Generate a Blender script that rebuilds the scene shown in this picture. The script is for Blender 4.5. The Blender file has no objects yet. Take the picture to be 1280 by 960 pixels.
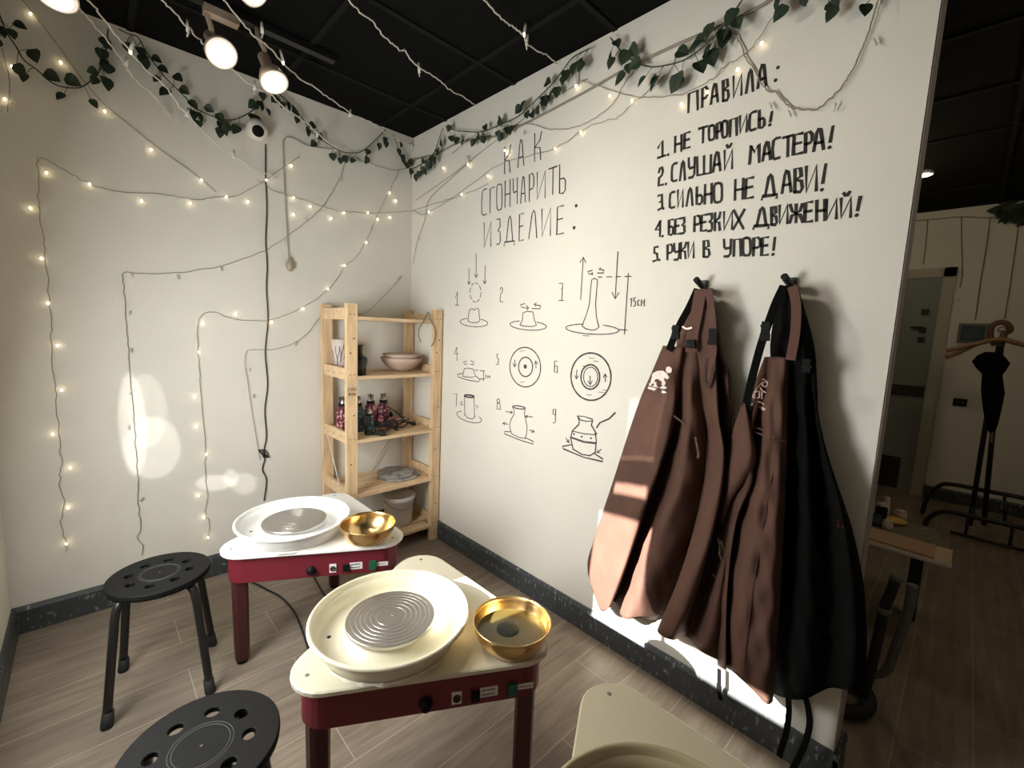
import bpy, bmesh, math, random
from mathutils import Vector, Matrix
random.seed(7)
PI = math.pi
S = bpy.context.scene
COL = S.collection

# ------------------------------------------------------------------ camera
CAM = (-1.6473, -2.7537, 1.4058)
YAW, PIT, ROL, FPX = 0.7693, -0.1191, 0.0418, 549.943
H = 2.664            # ceiling height
WL = -1.947          # left wall plane
END = -2.595         # free end of the partition with the writing
XF = 4.04            # far wall of the room behind the partition
BB = 0.12            # baseboard height
YF = -4.3            # wall behind the camera


def _axes():
    f = Vector((math.sin(YAW)*math.cos(PIT), math.cos(YAW)*math.cos(PIT), math.sin(PIT)))
    r = Vector((math.cos(YAW), -math.sin(YAW), 0)); u = r.cross(f)
    r2 = r*math.cos(ROL)+u*math.sin(ROL); u2 = u*math.cos(ROL)-r*math.sin(ROL)
    return r2, u2, f


RX, UX, FX = _axes()
C0 = Vector(CAM)


def ray(px, py):
    return RX*((px-640)/FPX) + UX*(-(py-480)/FPX) + FX


def ax(px, py, X=0.0):
    d = ray(px, py); return C0 + d*((X-C0.x)/d.x)


def ay(px, py, Y=0.0):
    d = ray(px, py); return C0 + d*((Y-C0.y)/d.y)


def az(px, py, Z=0.0):
    d = ray(px, py); return C0 + d*((Z-C0.z)/d.z)


cd = bpy.data.cameras.new('camera'); cam = bpy.data.objects.new('camera', cd); COL.objects.link(cam)
cam.matrix_world = Matrix(((RX.x, UX.x, -FX.x, CAM[0]), (RX.y, UX.y, -FX.y, CAM[1]), (RX.z, UX.z, -FX.z, CAM[2]), (0, 0, 0, 1)))
cd.sensor_fit = 'HORIZONTAL'; cd.sensor_width = 36; cd.lens = FPX/1280*36; cd.clip_start = 0.02
S.camera = cam
S.view_settings.view_transform = 'Standard'
S.view_settings.look = 'None'
S.view_settings.gamma = 1
S.view_settings.use_curve_mapping = False
S.view_settings.exposure = 0.0

# ------------------------------------------------------------------ light
wd = bpy.data.worlds.new('world'); S.world = wd; wd.use_nodes = True
wd.node_tree.nodes['Background'].inputs[0].default_value = (0.75, 0.85, 1.0, 1)
wd.node_tree.nodes['Background'].inputs[1].default_value = 1.2


def lamp(name, typ, loc, direction, energy, color, **kw):
    l = bpy.data.lights.new(name, typ); l.energy = energy; l.color = color
    for k, v in kw.items(): setattr(l, k, v)
    o = bpy.data.objects.new(name, l); COL.objects.link(o); o.location = loc
    o.rotation_euler = Vector(direction).to_track_quat('-Z', 'Y').to_euler()
    return o


SUN_DIR = Vector((1, -0.16, -0.60)).normalized()
lamp('sun', 'SUN', (-5, -1.5, 4), SUN_DIR, 46.0, (1.0, 0.97, 0.92), angle=math.radians(0.6))
# daylight entering by the out-of-view window of the left wall
lamp('window_daylight', 'AREA', (WL+0.03, -1.25, 1.08), (1, 0.0, -0.20), 43.0, (0.95, 0.97, 0.96), shape='RECTANGLE', size=0.56, size_y=1.1)
# weak ambient fill added behind the camera
lamp('ambient_fill', 'AREA', (-0.9, YF+0.05, 1.5), (0.05, 1, -0.12), 2.0, (1.0, 0.93, 0.82), shape='RECTANGLE', size=1.6, size_y=1.6)
# ceiling light of the other room, and an added floor fill
lamp('hall_lamp_and_fill', 'POINT', (2.55, -2.1, 2.35), (0, 0, -1), 6.5, (1.0, 0.83, 0.56), shadow_soft_size=0.08)
lamp('hall_lamp_and_fill', 'POINT', (1.35, -3.5, 2.35), (0, 0, -1), 11.0, (1.0, 0.80, 0.54), shadow_soft_size=0.08)  # added lamp out of view, lifts the dark floor there


# added spotlights that put the bright patches on the back wall
for tgt, w_, sz, asp in (((-1.512, 0, 0.89), 70.0, 14.5, 0.20), ((-1.440, 0, 0.76), 60.0, 8.6, 0.72), ((-1.455, 0, 0.95), 38.0, 10.5, 0.42), ((-1.19, 0, 0.525), 90.0, 2.2, 2.0), ((-1.115, 0, 0.535), 80.0, 2.4, 0.7), ((-1.05, 0, 0.49), 70.0, 3.0, 1.0)):
    src = Vector((-1.86, -1.9, 1.45)); g = lamp('wall_patch_spot', 'SPOT', src, Vector(tgt)-src, w_, (1.0, 0.99, 0.95), spot_size=math.radians(sz), spot_blend=0.18, shadow_soft_size=0.01)
    g.scale = (asp, 1, 1)


# ------------------------------------------------------------------ materials
def mat(name, base=(0.8, 0.8, 0.8), rough=0.6, metal=0.0, emit=None, estr=0.0, noise=None, bump=None, spec=None, trans=0.0, alpha=None):
    """noise=(scale, amount, stretch) varies the base colour; bump=(scale, strength)"""
    m = bpy.data.materials.new(name); m.use_nodes = True
    nt = m.node_tree; b = nt.nodes['Principled BSDF']
    b.inputs['Base Color'].default_value = (*base, 1); b.inputs['Roughness'].default_value = rough
    b.inputs['Metallic'].default_value = metal
    if spec is not None: b.inputs['Specular IOR Level'].default_value = spec
    if trans: b.inputs['Transmission Weight'].default_value = trans
    if emit: b.inputs['Emission Color'].default_value = (*emit, 1); b.inputs['Emission Strength'].default_value = estr
    tc = nt.nodes.new('ShaderNodeTexCoord')
    if noise:
        sc, amt, st = noise
        mp = nt.nodes.new('ShaderNodeMapping'); mp.inputs['Scale'].default_value = st
        nz = nt.nodes.new('ShaderNodeTexNoise'); nz.inputs['Scale'].default_value = sc; nz.inputs['Detail'].default_value = 6
        rp = nt.nodes.new('ShaderNodeValToRGB')
        rp.color_ramp.elements[0].position = 0.3; rp.color_ramp.elements[1].position = 0.7
        rp.color_ramp.elements[0].color = (*[c*(1-amt) for c in base], 1)
        rp.color_ramp.elements[1].color = (*[min(1, c*(1+amt*0.6)) for c in base], 1)
        nt.links.new(tc.outputs['Object'], mp.inputs[0]); nt.links.new(mp.outputs[0], nz.inputs['Vector'])
        nt.links.new(nz.outputs[0], rp.inputs[0]); nt.links.new(rp.outputs[0], b.inputs['Base Color'])
    if bump:
        nz2 = nt.nodes.new('ShaderNodeTexNoise'); nz2.inputs['Scale'].default_value = bump[0]; nz2.inputs['Detail'].default_value = 8
        bp = nt.nodes.new('ShaderNodeBump'); bp.inputs['Strength'].default_value = bump[1]; bp.inputs['Distance'].default_value = 0.01
        nt.links.new(tc.outputs['Object'], nz2.inputs['Vector'])
        nt.links.new(nz2.outputs[0], bp.inputs['Height']); nt.links.new(bp.outputs[0], b.inputs['Normal'])
    return m


def speckle(name, base, spot, scale, p0, p1, rough, stretch=(1, 1, 1)):
    m = mat(name, base, rough, noise=(scale, 0.5, stretch))
    r = [n for n in m.node_tree.nodes if n.type == 'VALTORGB'][0].color_ramp
    r.elements[0].position = p0; r.elements[1].position = p1; r.elements[0].color = (*base, 1); r.elements[1].color = (*spot, 1)
    return m


def floor_mat():
    m = bpy.data.materials.new('wood_look_tile'); m.use_nodes = True; nt = m.node_tree; b = nt.nodes['Principled BSDF']
    L = nt.links.new
    tc = nt.nodes.new('ShaderNodeTexCoord')
    mp = nt.nodes.new('ShaderNodeMapping'); mp.inputs['Location'].default_value = (0.19, 0.92, 0)
    br = nt.nodes.new('ShaderNodeTexBrick'); br.offset = 0.37; br.offset_frequency = 2
    br.inputs['Scale'].default_value = 1.0; br.inputs['Brick Width'].default_value = 0.9; br.inputs['Row Height'].default_value = 0.2
    br.inputs['Mortar Size'].default_value = 0.0016; br.inputs['Mortar Smooth'].default_value = 0.2
    br.inputs['Color1'].default_value = (0.0, 0, 0, 1); br.inputs['Color2'].default_value = (1, 1, 1, 1); br.inputs['Mortar'].default_value = (0.5, 0.5, 0.5, 1)
    L(tc.outputs['Object'], mp.inputs[0]); L(mp.outputs[0], br.inputs['Vector'])
    st = nt.nodes.new('ShaderNodeMapping'); st.inputs['Scale'].default_value = (1.6, 13, 1)
    L(tc.outputs['Object'], st.inputs[0])
    n1 = nt.nodes.new('ShaderNodeTexNoise'); n1.inputs['Scale'].default_value = 2.2; n1.inputs['Detail'].default_value = 9; n1.inputs['Roughness'].default_value = 0.62
    n1.inputs['Distortion'].default_value = 0.6
    L(st.outputs[0], n1.inputs['Vector'])
    rp = nt.nodes.new('ShaderNodeValToRGB'); e = rp.color_ramp.elements
    e[0].position = 0.30; e[0].color = (0.20, 0.157, 0.115, 1); e[1].position = 0.72; e[1].color = (0.36, 0.295, 0.225, 1)
    L(n1.outputs[0], rp.inputs[0])
    hue = nt.nodes.new('ShaderNodeMixRGB'); hue.blend_type = 'MULTIPLY'; hue.inputs[0].default_value = 0.13
    L(rp.outputs[0], hue.inputs[1]); L(br.outputs['Color'], hue.inputs[2])
    n2 = nt.nodes.new('ShaderNodeTexNoise'); n2.inputs['Scale'].default_value = 3.0; n2.inputs['Detail'].default_value = 3
    L(tc.outputs['Object'], n2.inputs['Vector'])
    rp2 = nt.nodes.new('ShaderNodeValToRGB'); rp2.color_ramp.elements[0].position = 0.35; rp2.color_ramp.elements[0].color = (0.82, 0.82, 0.84, 1); rp2.color_ramp.elements[1].position = 0.7
    L(n2.outputs[0], rp2.inputs[0])
    mu = nt.nodes.new('ShaderNodeMixRGB'); mu.blend_type = 'MULTIPLY'; mu.inputs[0].default_value = 1
    L(hue.outputs[0], mu.inputs[1]); L(rp2.outputs[0], mu.inputs[2])
    mx = nt.nodes.new('ShaderNodeMixRGB'); mx.inputs[2].default_value = (0.43, 0.36, 0.28, 1)
    L(br.outputs['Fac'], mx.inputs[0]); L(mu.outputs[0], mx.inputs[1]); L(mx.outputs[0], b.inputs['Base Color'])
    b.inputs['Roughness'].default_value = 0.42; b.inputs['Specular IOR Level'].default_value = 0.35
    bp = nt.nodes.new('ShaderNodeBump'); bp.inputs['Strength'].default_value = 0.08; bp.inputs['Distance'].default_value = 0.004
    L(n1.outputs[0], bp.inputs['Height']); L(bp.outputs[0], b.inputs['Normal'])
    return m


M = {}
M['floor'] = floor_mat()
M['wall'] = mat('white_plaster', (0.77, 0.74, 0.66), 0.75, noise=(1.7, 0.05, (1, 1, 1)), bump=(38, 0.12))
M['front_wall'] = mat('dark_brown_plaster', (0.13, 0.10, 0.075), 0.8, bump=(38, 0.12))
M['wall_edge'] = mat('grey_plaster_edge', (0.36, 0.32, 0.29), 0.85)
M['ceiling'] = mat('black_ceiling_tile', (0.0045, 0.0045, 0.004), 0.95, bump=(220, 0.15), spec=0.1)
M['ceiling_bar'] = mat('dark_grey_grid', (0.010, 0.010, 0.009), 0.8, spec=0.1)
M['baseboard'] = speckle('scuffed_black_baseboard', (0.046, 0.052, 0.056), (0.27, 0.28, 0.28), 64, 0.585, 0.70, 0.42, (1, 1, 0.45))
M['paint'] = mat('black_wall_paint', (0.018, 0.016, 0.013), 0.7)
M['paint_thin'] = mat('thin_black_wall_paint', (0.045, 0.04, 0.034), 0.7)
M['pine'] = mat('raw_pine', (0.76, 0.54, 0.315), 0.6, noise=(5, 0.22, (9, 9, 1.2)))
M['pine_x'] = mat('raw_pine_lengthwise', (0.76, 0.55, 0.33), 0.6, noise=(5, 0.22, (1.2, 9, 9)))
M['knot'] = mat('dark_knot', (0.12, 0.06, 0.03), 0.7)
M['black_plastic'] = mat('black_plastic', (0.006, 0.006, 0.006), 0.55, bump=(300, 0.05), spec=0.18)
M['black_metal'] = mat('black_metal', (0.010, 0.010, 0.010), 0.35)
M['buckle'] = mat('matt_black_buckle', (0.005, 0.005, 0.005), 0.6, spec=0.12)
M['rubber'] = mat('black_rubber', (0.012, 0.012, 0.012), 0.7)
M['scuff'] = mat('pale_scuff', (0.10, 0.10, 0.095), 0.6)
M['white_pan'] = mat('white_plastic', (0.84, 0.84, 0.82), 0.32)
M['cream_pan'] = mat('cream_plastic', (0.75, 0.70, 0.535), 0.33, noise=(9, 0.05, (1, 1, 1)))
M['shaded_pan'] = mat('shaded_plastic', (0.38, 0.32, 0.195), 0.38)  # pan of the nearest wheel, shade darkened into its colour
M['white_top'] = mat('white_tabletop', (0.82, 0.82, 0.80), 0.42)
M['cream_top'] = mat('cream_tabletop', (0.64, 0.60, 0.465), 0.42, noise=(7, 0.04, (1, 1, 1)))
M['shaded_top'] = mat('shaded_tabletop', (0.47, 0.42, 0.30), 0.42, noise=(7, 0.04, (1, 1, 1)))  # top of the nearest wheel, shade put into its colour
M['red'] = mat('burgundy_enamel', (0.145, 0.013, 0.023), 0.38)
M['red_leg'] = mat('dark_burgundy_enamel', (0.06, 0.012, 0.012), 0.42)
M['label'] = mat('white_label', (0.75, 0.73, 0.70), 0.5)
M['ink'] = mat('label_ink', (0.05, 0.04, 0.04), 0.6)
M['green'] = mat('green_switch', (0.01, 0.10, 0.06), 0.3)
M['steel'] = mat('brushed_steel', (0.55, 0.54, 0.53), 0.33, metal=1.0)
M['clay_dust'] = mat('dried_clay_slip', (0.70, 0.66, 0.56), 0.9)
M['brass'] = mat('polished_brass', (0.80, 0.56, 0.25), 0.24, metal=1.0)
M['water'] = mat('murky_water', (0.075, 0.055, 0.016), 0.06, spec=0.5)
M['sponge'] = mat('dark_sponge', (0.012, 0.016, 0.013), 0.9, bump=(90, 0.6))
M['brown'] = mat('brown_canvas', (0.092, 0.041, 0.026), 0.85, noise=(8, 0.16, (1, 1, 1)), bump=(260, 0.25))
M['brown_dark'] = mat('dark_brown_canvas', (0.055, 0.025, 0.018), 0.85, noise=(8, 0.2, (1, 1, 1)), bump=(260, 0.25))
M['brown_side'] = mat('brown_canvas_strap', (0.105, 0.048, 0.034), 0.85, bump=(260, 0.2))
M['black_cloth'] = mat('black_canvas', (0.0035, 0.0035, 0.003), 0.95, bump=(260, 0.2), spec=0.1)
M['print_white'] = mat('white_print', (0.80, 0.70, 0.64), 0.7)
M['print_pink'] = mat('pale_pink_print', (0.62, 0.42, 0.36), 0.7)
M['pink_tag'] = mat('pink_tag', (0.75, 0.03, 0.08), 0.6)
M['leaf'] = mat('dark_green_leaf', (0.022, 0.040, 0.020), 0.6, noise=(30, 0.35, (1, 1, 1)))
M['vine'] = mat('green_vine_stem', (0.045, 0.05, 0.030), 0.7)
M['wire_clear'] = mat('clear_wire', (0.30, 0.28, 0.23), 0.4)
M['wire_white'] = mat('white_wire', (0.72, 0.66, 0.58), 0.45)
M['wire_brown'] = mat('dull_wire', (0.27, 0.235, 0.185), 0.5)
M['wire_black'] = mat('black_wire', (0.016, 0.015, 0.013), 0.5)
M['bulb_on'] = mat('lit_bulb', (1, 0.9, 0.7), 0.3, emit=(1.0, 0.80, 0.50), estr=10)
M['bulb_off'] = mat('clear_bulb', (0.62, 0.60, 0.55), 0.2)
M['bulb_cap'] = mat('pale_bulb_cap', (0.88, 0.86, 0.80), 0.3)
M['lamp_silver'] = mat('satin_nickel', (0.62, 0.50, 0.39), 0.42, metal=0.35)
M['lamp_glass'] = mat('glowing_lamp_glass', (1, 1, 1), 0.3, emit=(1.0, 0.92, 0.78), estr=9)
M['lamp_rim'] = mat('frosted_lamp_rim', (0.8, 0.76, 0.7), 0.3, emit=(1.0, 0.9, 0.75), estr=0.6)
M['white_plastic'] = mat('white_casing', (0.78, 0.74, 0.69), 0.4)
M['black_glass'] = mat('black_lens', (0.004, 0.003, 0.003), 0.6, spec=0.1)
M['bisque'] = mat('bisque_clay', (0.58, 0.44, 0.35), 0.8, noise=(14, 0.06, (1, 1, 1)))
M['pot_white'] = mat('white_glazed_pot', (0.66, 0.58, 0.52), 0.45)
M['dark_glaze'] = mat('dark_green_glaze', (0.016, 0.024, 0.02), 0.3, noise=(40, 0.6, (1, 1, 1)))
M['grey_bat'] = mat('grey_clay_smeared_bat', (0.36, 0.345, 0.32), 0.7, noise=(22, 0.6, (1, 1, 1)))
M['bucket'] = mat('clay_stained_white_bucket', (0.66, 0.63, 0.58), 0.5, noise=(9, 0.13, (1, 1, 1)))
M['flower'] = speckle('pink_floral_body', (0.11, 0.012, 0.022), (0.62, 0.30, 0.34), 55, 0.53, 0.58, 0.35)
M['flower_dark'] = speckle('dark_teal_body', (0.010, 0.022, 0.024), (0.06, 0.16, 0.17), 45, 0.55, 0.62, 0.3)
M['steel_dark'] = mat('grey_wire_hoop', (0.22, 0.21, 0.20), 0.4, metal=0.6)
M['beige_bead'] = mat('beige_plastic_toggle', (0.40, 0.36, 0.26), 0.5)
M['door'] = mat('grey_door', (0.20, 0.22, 0.21), 0.5)
M['door_frame'] = mat('pale_door_frame', (0.46, 0.43, 0.36), 0.6)
M['door_dark'] = mat('dark_door_panel', (0.02, 0.018, 0.016), 0.3)
M['wood_dark'] = mat('dark_varnished_wood', (0.11, 0.055, 0.025), 0.4)
M['wood_hanger'] = mat('brown_wooden_hanger', (0.28, 0.15, 0.075), 0.45)
M['board'] = mat('tan_board', (0.56, 0.42, 0.27), 0.6, noise=(6, 0.1, (1, 6, 1)))
M['board_brown'] = mat('brown_board', (0.46, 0.29, 0.17), 0.6)
M['board_grey'] = mat('dusty_grey_top', (0.17, 0.145, 0.105), 0.6, noise=(40, 0.5, (1, 1, 1)))
M['yellow'] = mat('yellow_glaze', (0.65, 0.42, 0.05), 0.3)
M['jar'] = mat('pale_jar', (0.55, 0.50, 0.46), 0.35)
M['grey_tube'] = mat('grey_tube', (0.15, 0.15, 0.135), 0.45, metal=0.2)
M['tablet'] = mat('blue_grey_screen', (0.03, 0.05, 0.065), 0.15)
M['white_frame'] = mat('window_frame_white', (0.75, 0.75, 0.73), 0.4)


def sheer_mat():
    m = bpy.data.materials.new('sheer_sun_filter'); m.use_nodes = True; nt = m.node_tree  # see-through sheet that dims the upper sunbeam
    for n in list(nt.nodes): nt.nodes.remove(n)
    o = nt.nodes.new('ShaderNodeOutputMaterial'); mx = nt.nodes.new('ShaderNodeMixShader'); mx.inputs[0].default_value = 0.8
    t = nt.nodes.new('ShaderNodeBsdfTransparent'); d = nt.nodes.new('ShaderNodeBsdfDiffuse'); d.inputs[0].default_value = (0.8, 0.78, 0.72, 1)
    nt.links.new(t.outputs[0], mx.inputs[1]); nt.links.new(d.outputs[0], mx.inputs[2]); nt.links.new(mx.outputs[0], o.inputs[0])
    return m


M['sheer'] = sheer_mat()


# ------------------------------------------------------------------ mesh helpers
class MB:
    def __init__(s): s.v = []; s.f = []; s.m = []; s.mi = 0; s.sm = []; s.smooth = True

    def add(s, vs, fs, smooth=None):
        o = len(s.v); s.v += [tuple(v) for v in vs]
        for f in fs:
            s.f.append(tuple(i+o for i in f)); s.m.append(s.mi); s.sm.append(s.smooth if smooth is None else smooth)
        return s

    def box(s, a, b):
        x0, y0, z0 = a; x1, y1, z1 = b
        vs = [(x0, y0, z0), (x1, y0, z0), (x1, y1, z0), (x0, y1, z0), (x0, y0, z1), (x1, y0, z1), (x1, y1, z1), (x0, y1, z1)]
        return s.add(vs, [(3, 2, 1, 0), (4, 5, 6, 7), (0, 1, 5, 4), (1, 2, 6, 5), (2, 3, 7, 6), (3, 0, 4, 7)], False)

    def obox(s, o, ex, ey, ez):
        o = Vector(o); ex = Vector(ex); ey = Vector(ey); ez = Vector(ez)
        vs = [o, o+ex, o+ex+ey, o+ey, o+ez, o+ex+ez, o+ex+ey+ez, o+ey+ez]
        return s.add(vs, [(3, 2, 1, 0), (4, 5, 6, 7), (0, 1, 5, 4), (1, 2, 6, 5), (2, 3, 7, 6), (3, 0, 4, 7)], False)

    def tube(s, pts, r, n=8, cap=True):
        pts = [Vector(p) for p in pts]
        rs = r if isinstance(r, (list, tuple)) else [r]*len(pts)
        rings = []; up = None
        for i, p in enumerate(pts):
            t = (pts[min(i+1, len(pts)-1)]-pts[max(i-1, 0)])
            t = t.normalized() if t.length > 1e-9 else Vector((0, 0, 1))
            if up is None:
                up = Vector((0, 0, 1)) if abs(t.z) < 0.9 else Vector((1, 0, 0))
            a = up - t*up.dot(t)
            if a.length < 1e-6: a = t.orthogonal()
            a.normalize(); b = t.cross(a); up = a
            rings.append([p + (a*math.cos(2*PI*k/n)+b*math.sin(2*PI*k/n))*rs[i] for k in range(n)])
        vs = [v for r_ in rings for v in r_]; fs = []
        for i in range(len(pts)-1):
            for k in range(n):
                fs.append((i*n+k, i*n+(k+1) % n, (i+1)*n+(k+1) % n, (i+1)*n+k))
        s.add(vs, fs, True)
        if cap:
            s.add(rings[0], [tuple(range(n))[::-1]], False); s.add(rings[-1], [tuple(range(n))], False)
        return s

    def lathe(s, prof, n=32, mtx=None, smooth=True):
        """prof: list of (r, z) from one end to the other, revolved about local z"""
        mtx = mtx or Matrix.Identity(4); vs = []; fs = []
        for r, z in prof:
            for k in range(n):
                vs.append(mtx @ Vector((r*math.cos(2*PI*k/n), r*math.sin(2*PI*k/n), z)))
        for i in range(len(prof)-1):
            for k in range(n):
                fs.append((i*n+k, i*n+(k+1) % n, (i+1)*n+(k+1) % n, (i+1)*n+k))
        s.add(vs, fs, smooth)
        return s

    def rings(s, loops, cap0=True, cap1=True, smooth=False):
        n = len(loops[0]); vs = [v for l in loops for v in l]; fs = []
        for i in range(len(loops)-1):
            for k in range(n):
                fs.append((i*n+k, i*n+(k+1) % n, (i+1)*n+(k+1) % n, (i+1)*n+k))
        s.add(vs, fs, smooth)
        if cap0: s.add(loops[0], [tuple(range(n))[::-1]], False)
        if cap1: s.add(loops[-1], [tuple(range(n))], False)
        return s

    def grid(s, P):
        r = len(P); c = len(P[0]); vs = [p for row in P for p in row]
        return s.add(vs, [(i*c+j, i*c+j+1, (i+1)*c+j+1, (i+1)*c+j) for i in range(r-1) for j in range(c-1)], True)

    def build(s, name, mats, parent=None, loc=None):
        me = bpy.data.meshes.new(name)
        off = Vector(loc) if loc is not None else Vector((0, 0, 0))
        me.from_pydata([Vector(v)-off for v in s.v], [], s.f)
        if not isinstance(mats, (list, tuple)): mats = [mats]
        for m in mats: me.materials.append(m)
        for p, mi, sm in zip(me.polygons, s.m, s.sm): p.material_index = min(mi, len(mats)-1); p.use_smooth = sm
        me.update()
        bm = bmesh.new(); bm.from_mesh(me); bmesh.ops.remove_doubles(bm, verts=bm.verts, dist=1e-6)
        bmesh.ops.recalc_face_normals(bm, faces=bm.faces); bm.to_mesh(me); bm.free()
        o = bpy.data.objects.new(name, me); COL.objects.link(o)
        if parent is not None:
            o.parent = parent; o.location = off - Vector(parent['_base']) if '_base' in parent.keys() else off
        else: o.location = off
        return o


def structure(o): o['kind'] = 'structure'; return o


def tag(o, label, cat, group=None):
    o['label'] = label; o['category'] = cat
    if group: o['group'] = group
    return o


BASE = {}


def thing(name, label, cat, loc=(0, 0, 0), group=None):
    o = bpy.data.objects.new(name, None); COL.objects.link(o); o.location = loc
    o.empty_display_size = 0.05
    tag(o, label, cat, group); BASE[o.name] = Vector(loc)
    return o


def part(mb, name, mats, parent, label=None):
    """mesh given in world coordinates, stored relative to the thing's base"""
    root = parent
    while root.parent is not None: root = root.parent
    b = BASE.get(root.name, Vector((0, 0, 0)))
    me_o = mb.build(name, mats)
    me_o.data.transform(Matrix.Translation(-b)); me_o.parent = parent
    if label: me_o['label'] = label
    return me_o


def copy_thing(o, loc, label, group=None):
    c = o.copy(); COL.objects.link(c); c.location = loc; c['label'] = label
    if group: c['group'] = group
    BASE[c.name] = Vector(loc)
    for ch in list(o.children):
        d = ch.copy(); COL.objects.link(d); d.parent = c
        for g in list(ch.children):
            e = g.copy(); COL.objects.link(e); e.parent = d
    return c


def smooth_line(pts, k=4):
    """Catmull-Rom"""
    P = [Vector(p) for p in pts]
    if len(P) < 3: return P
    out = []
    for i in range(len(P)-1):
        p0 = P[max(i-1, 0)]; p1 = P[i]; p2 = P[i+1]; p3 = P[min(i+2, len(P)-1)]
        for j in range(k):
            t = j/k
            out.append(0.5*((2*p1)+(p2-p0)*t+(2*p0-5*p1+4*p2-p3)*t*t+(3*p1-p0-3*p2+p3)*t**3))
    out.append(P[-1]); return out


# ------------------------------------------------------------------ setting
T0 = WL-0.08
mb = MB(); mb.box((T0, YF-0.2, -0.1), (XF+0.2, 0.2, 0)); structure(mb.build('floor', M['floor']))
mb = MB(); mb.box((T0, YF-0.2, H+0.004), (XF+0.2, 0.2, H+0.1)); mb.mi = 1
gx = -0.24
while gx > WL: mb.box((gx-0.012, YF, H-0.004), (gx+0.012, 0, H+0.006)); gx -= 0.6
gx = 0.36
while gx < XF: mb.box((gx-0.012, YF, H-0.004), (gx+0.012, 0, H+0.006)); gx += 0.6
gy = -0.38
while gy > YF: mb.box((WL, gy-0.012, H-0.005), (XF, gy+0.012, H+0.006)); gy -= 0.6
structure(mb.build('ceiling', [M['ceiling'], M['ceiling_bar']]))
mb = MB(); mb.box((T0, 0, 0), (XF+0.2, 0.2, H)); structure(mb.build('wall_back', M['wall']))
# writing wall, with its raw free edge
mb = MB(); mb.box((0, END, 0), (0.11, 0, H)); mb.mi = 1; mb.box((0.004, END-0.004, 0), (0.106, END, H))
wall_right = structure(mb.build('wall_right', [M['wall'], M['wall_edge']]))
# left wall with two window openings
WY0, WY1, WZ0, WZ1 = -2.15, -1.345, 1.17, 2.36
VY0, VY1, VZ0, VZ1 = -1.28, -0.62, 0.55, 1.72
T0 = WL-0.08
mb = MB()
mb.box((T0, YF-0.2, 0), (WL, WY0, H)); mb.box((T0, WY1, 0), (WL, VY0, H)); mb.box((T0, VY1, 0), (WL, 0, H))
mb.box((T0, WY0, 0), (WL, WY1, WZ0)); mb.box((T0, WY0, WZ1), (WL, WY1, H))
mb.box((T0, VY0, 0), (WL, VY1, VZ0)); mb.box((T0, VY0, VZ1), (WL, VY1, H))
structure(mb.build('wall_left', M['wall']))
xo = WL-0.065


def window(name, y0, y1, z0, z1, bars):
    mb = MB()
    for a, b in [((xo, y0-0.03, z0-0.03), (xo+0.05, y1+0.03, z0)), ((xo, y0-0.03, z1), (xo+0.05, y1+0.03, z1+0.03)), ((xo, y0-0.03, z0), (xo+0.05, y0, z1)), ((xo, y1, z0), (xo+0.05, y1+0.03, z1))]+bars: mb.box(a, b)
    return structure(mb.build(name, M['white_frame']))


w1 = window('window_1', WY0, WY1, WZ0, WZ1, [((xo, -1.705, WZ0), (xo+0.02, -1.675, WZ1)), ((xo, -1.675, 1.81), (xo+0.02, WY1, 1.90)), ((xo, -1.675, 1.957), (xo+0.02, WY1, 2.06)), ((xo, -1.455, 1.81), (xo+0.021, WY1, WZ1))])  # the last panel is added to trim the sunbeam beside the apron
w2 = window('window_2', VY0, VY1, VZ0, VZ1, [])
mb = MB(); mb.box((xo+0.024, -1.675, 2.06), (xo+0.026, WY1, WZ1)); b_ = mb.build('sun_mask', M['sheer']); b_.parent = w1  # unseen sheer sheet added to weaken the upper sunbeam
mb = MB(); mb.box((xo+0.024, WY0, 1.39), (xo+0.028, -1.705, WZ1)); b_ = mb.build('sun_mask', M['white_frame']); b_.parent = w1  # unseen panel added to cut the sunbeam from above
mb = MB(); mb.box((xo+0.024, WY0, WZ0), (xo+0.028, -1.705, 1.30)); b_ = mb.build('lower_sun_mask', M['white_frame']); b_.parent = w1  # unseen panel added to cut the sunbeam from below
mb = MB(); mb.box((xo+0.024, VY0, VZ0), (xo+0.028, VY1, VZ1)); b_ = mb.build('window_sun_mask', M['white_frame']); b_.parent = w2  # unseen opaque panel added to stop direct sun here
mb = MB(); mb.box((T0, YF-0.2, 0), (XF+0.2, YF, H)); structure(mb.build('wall_front', M['front_wall']))
mb = MB(); mb.box((XF, YF, 0), (XF+0.2, 0, H)); structure(mb.build('wall_far', M['wall']))


def baseboard(name, a, b, nrm, cap=False):
    a = Vector(a); b = Vector(b); n = Vector(nrm); mb = MB()
    prof = [(0, 0), (0.016, 0), (0.016, BB-0.018), (0.008, BB), (0, BB)]
    loops = [[p+n*q[0]+Vector((0, 0, q[1])) for q in prof] for p in (a, b)]
    mb.rings(loops)
    return structure(mb.build(name, M['baseboard']))


baseboard('baseboard_right', (0, 0, 0), (0, END-0.018, 0), (-1, 0, 0))
baseboard('baseboard_end', (-0.016, END-0.004, 0), (0.126, END-0.004, 0), (0, -1, 0))
baseboard('baseboard_back', (WL, 0, 0), (0, 0, 0), (0, -1, 0))
baseboard('baseboard_left', (WL, YF, 0), (WL, 0, 0), (1, 0, 0))
baseboard('baseboard_far', (XF, -2.59, 0), (XF, YF, 0), (-1, 0, 0))
baseboard('baseboard_behind', (0.11, 0, 0), (0.11, END-0.004, 0), (1, 0, 0))

# ------------------------------------------------------------------ painted writing and drawings on the wall
INK_X = -0.0012


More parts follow.
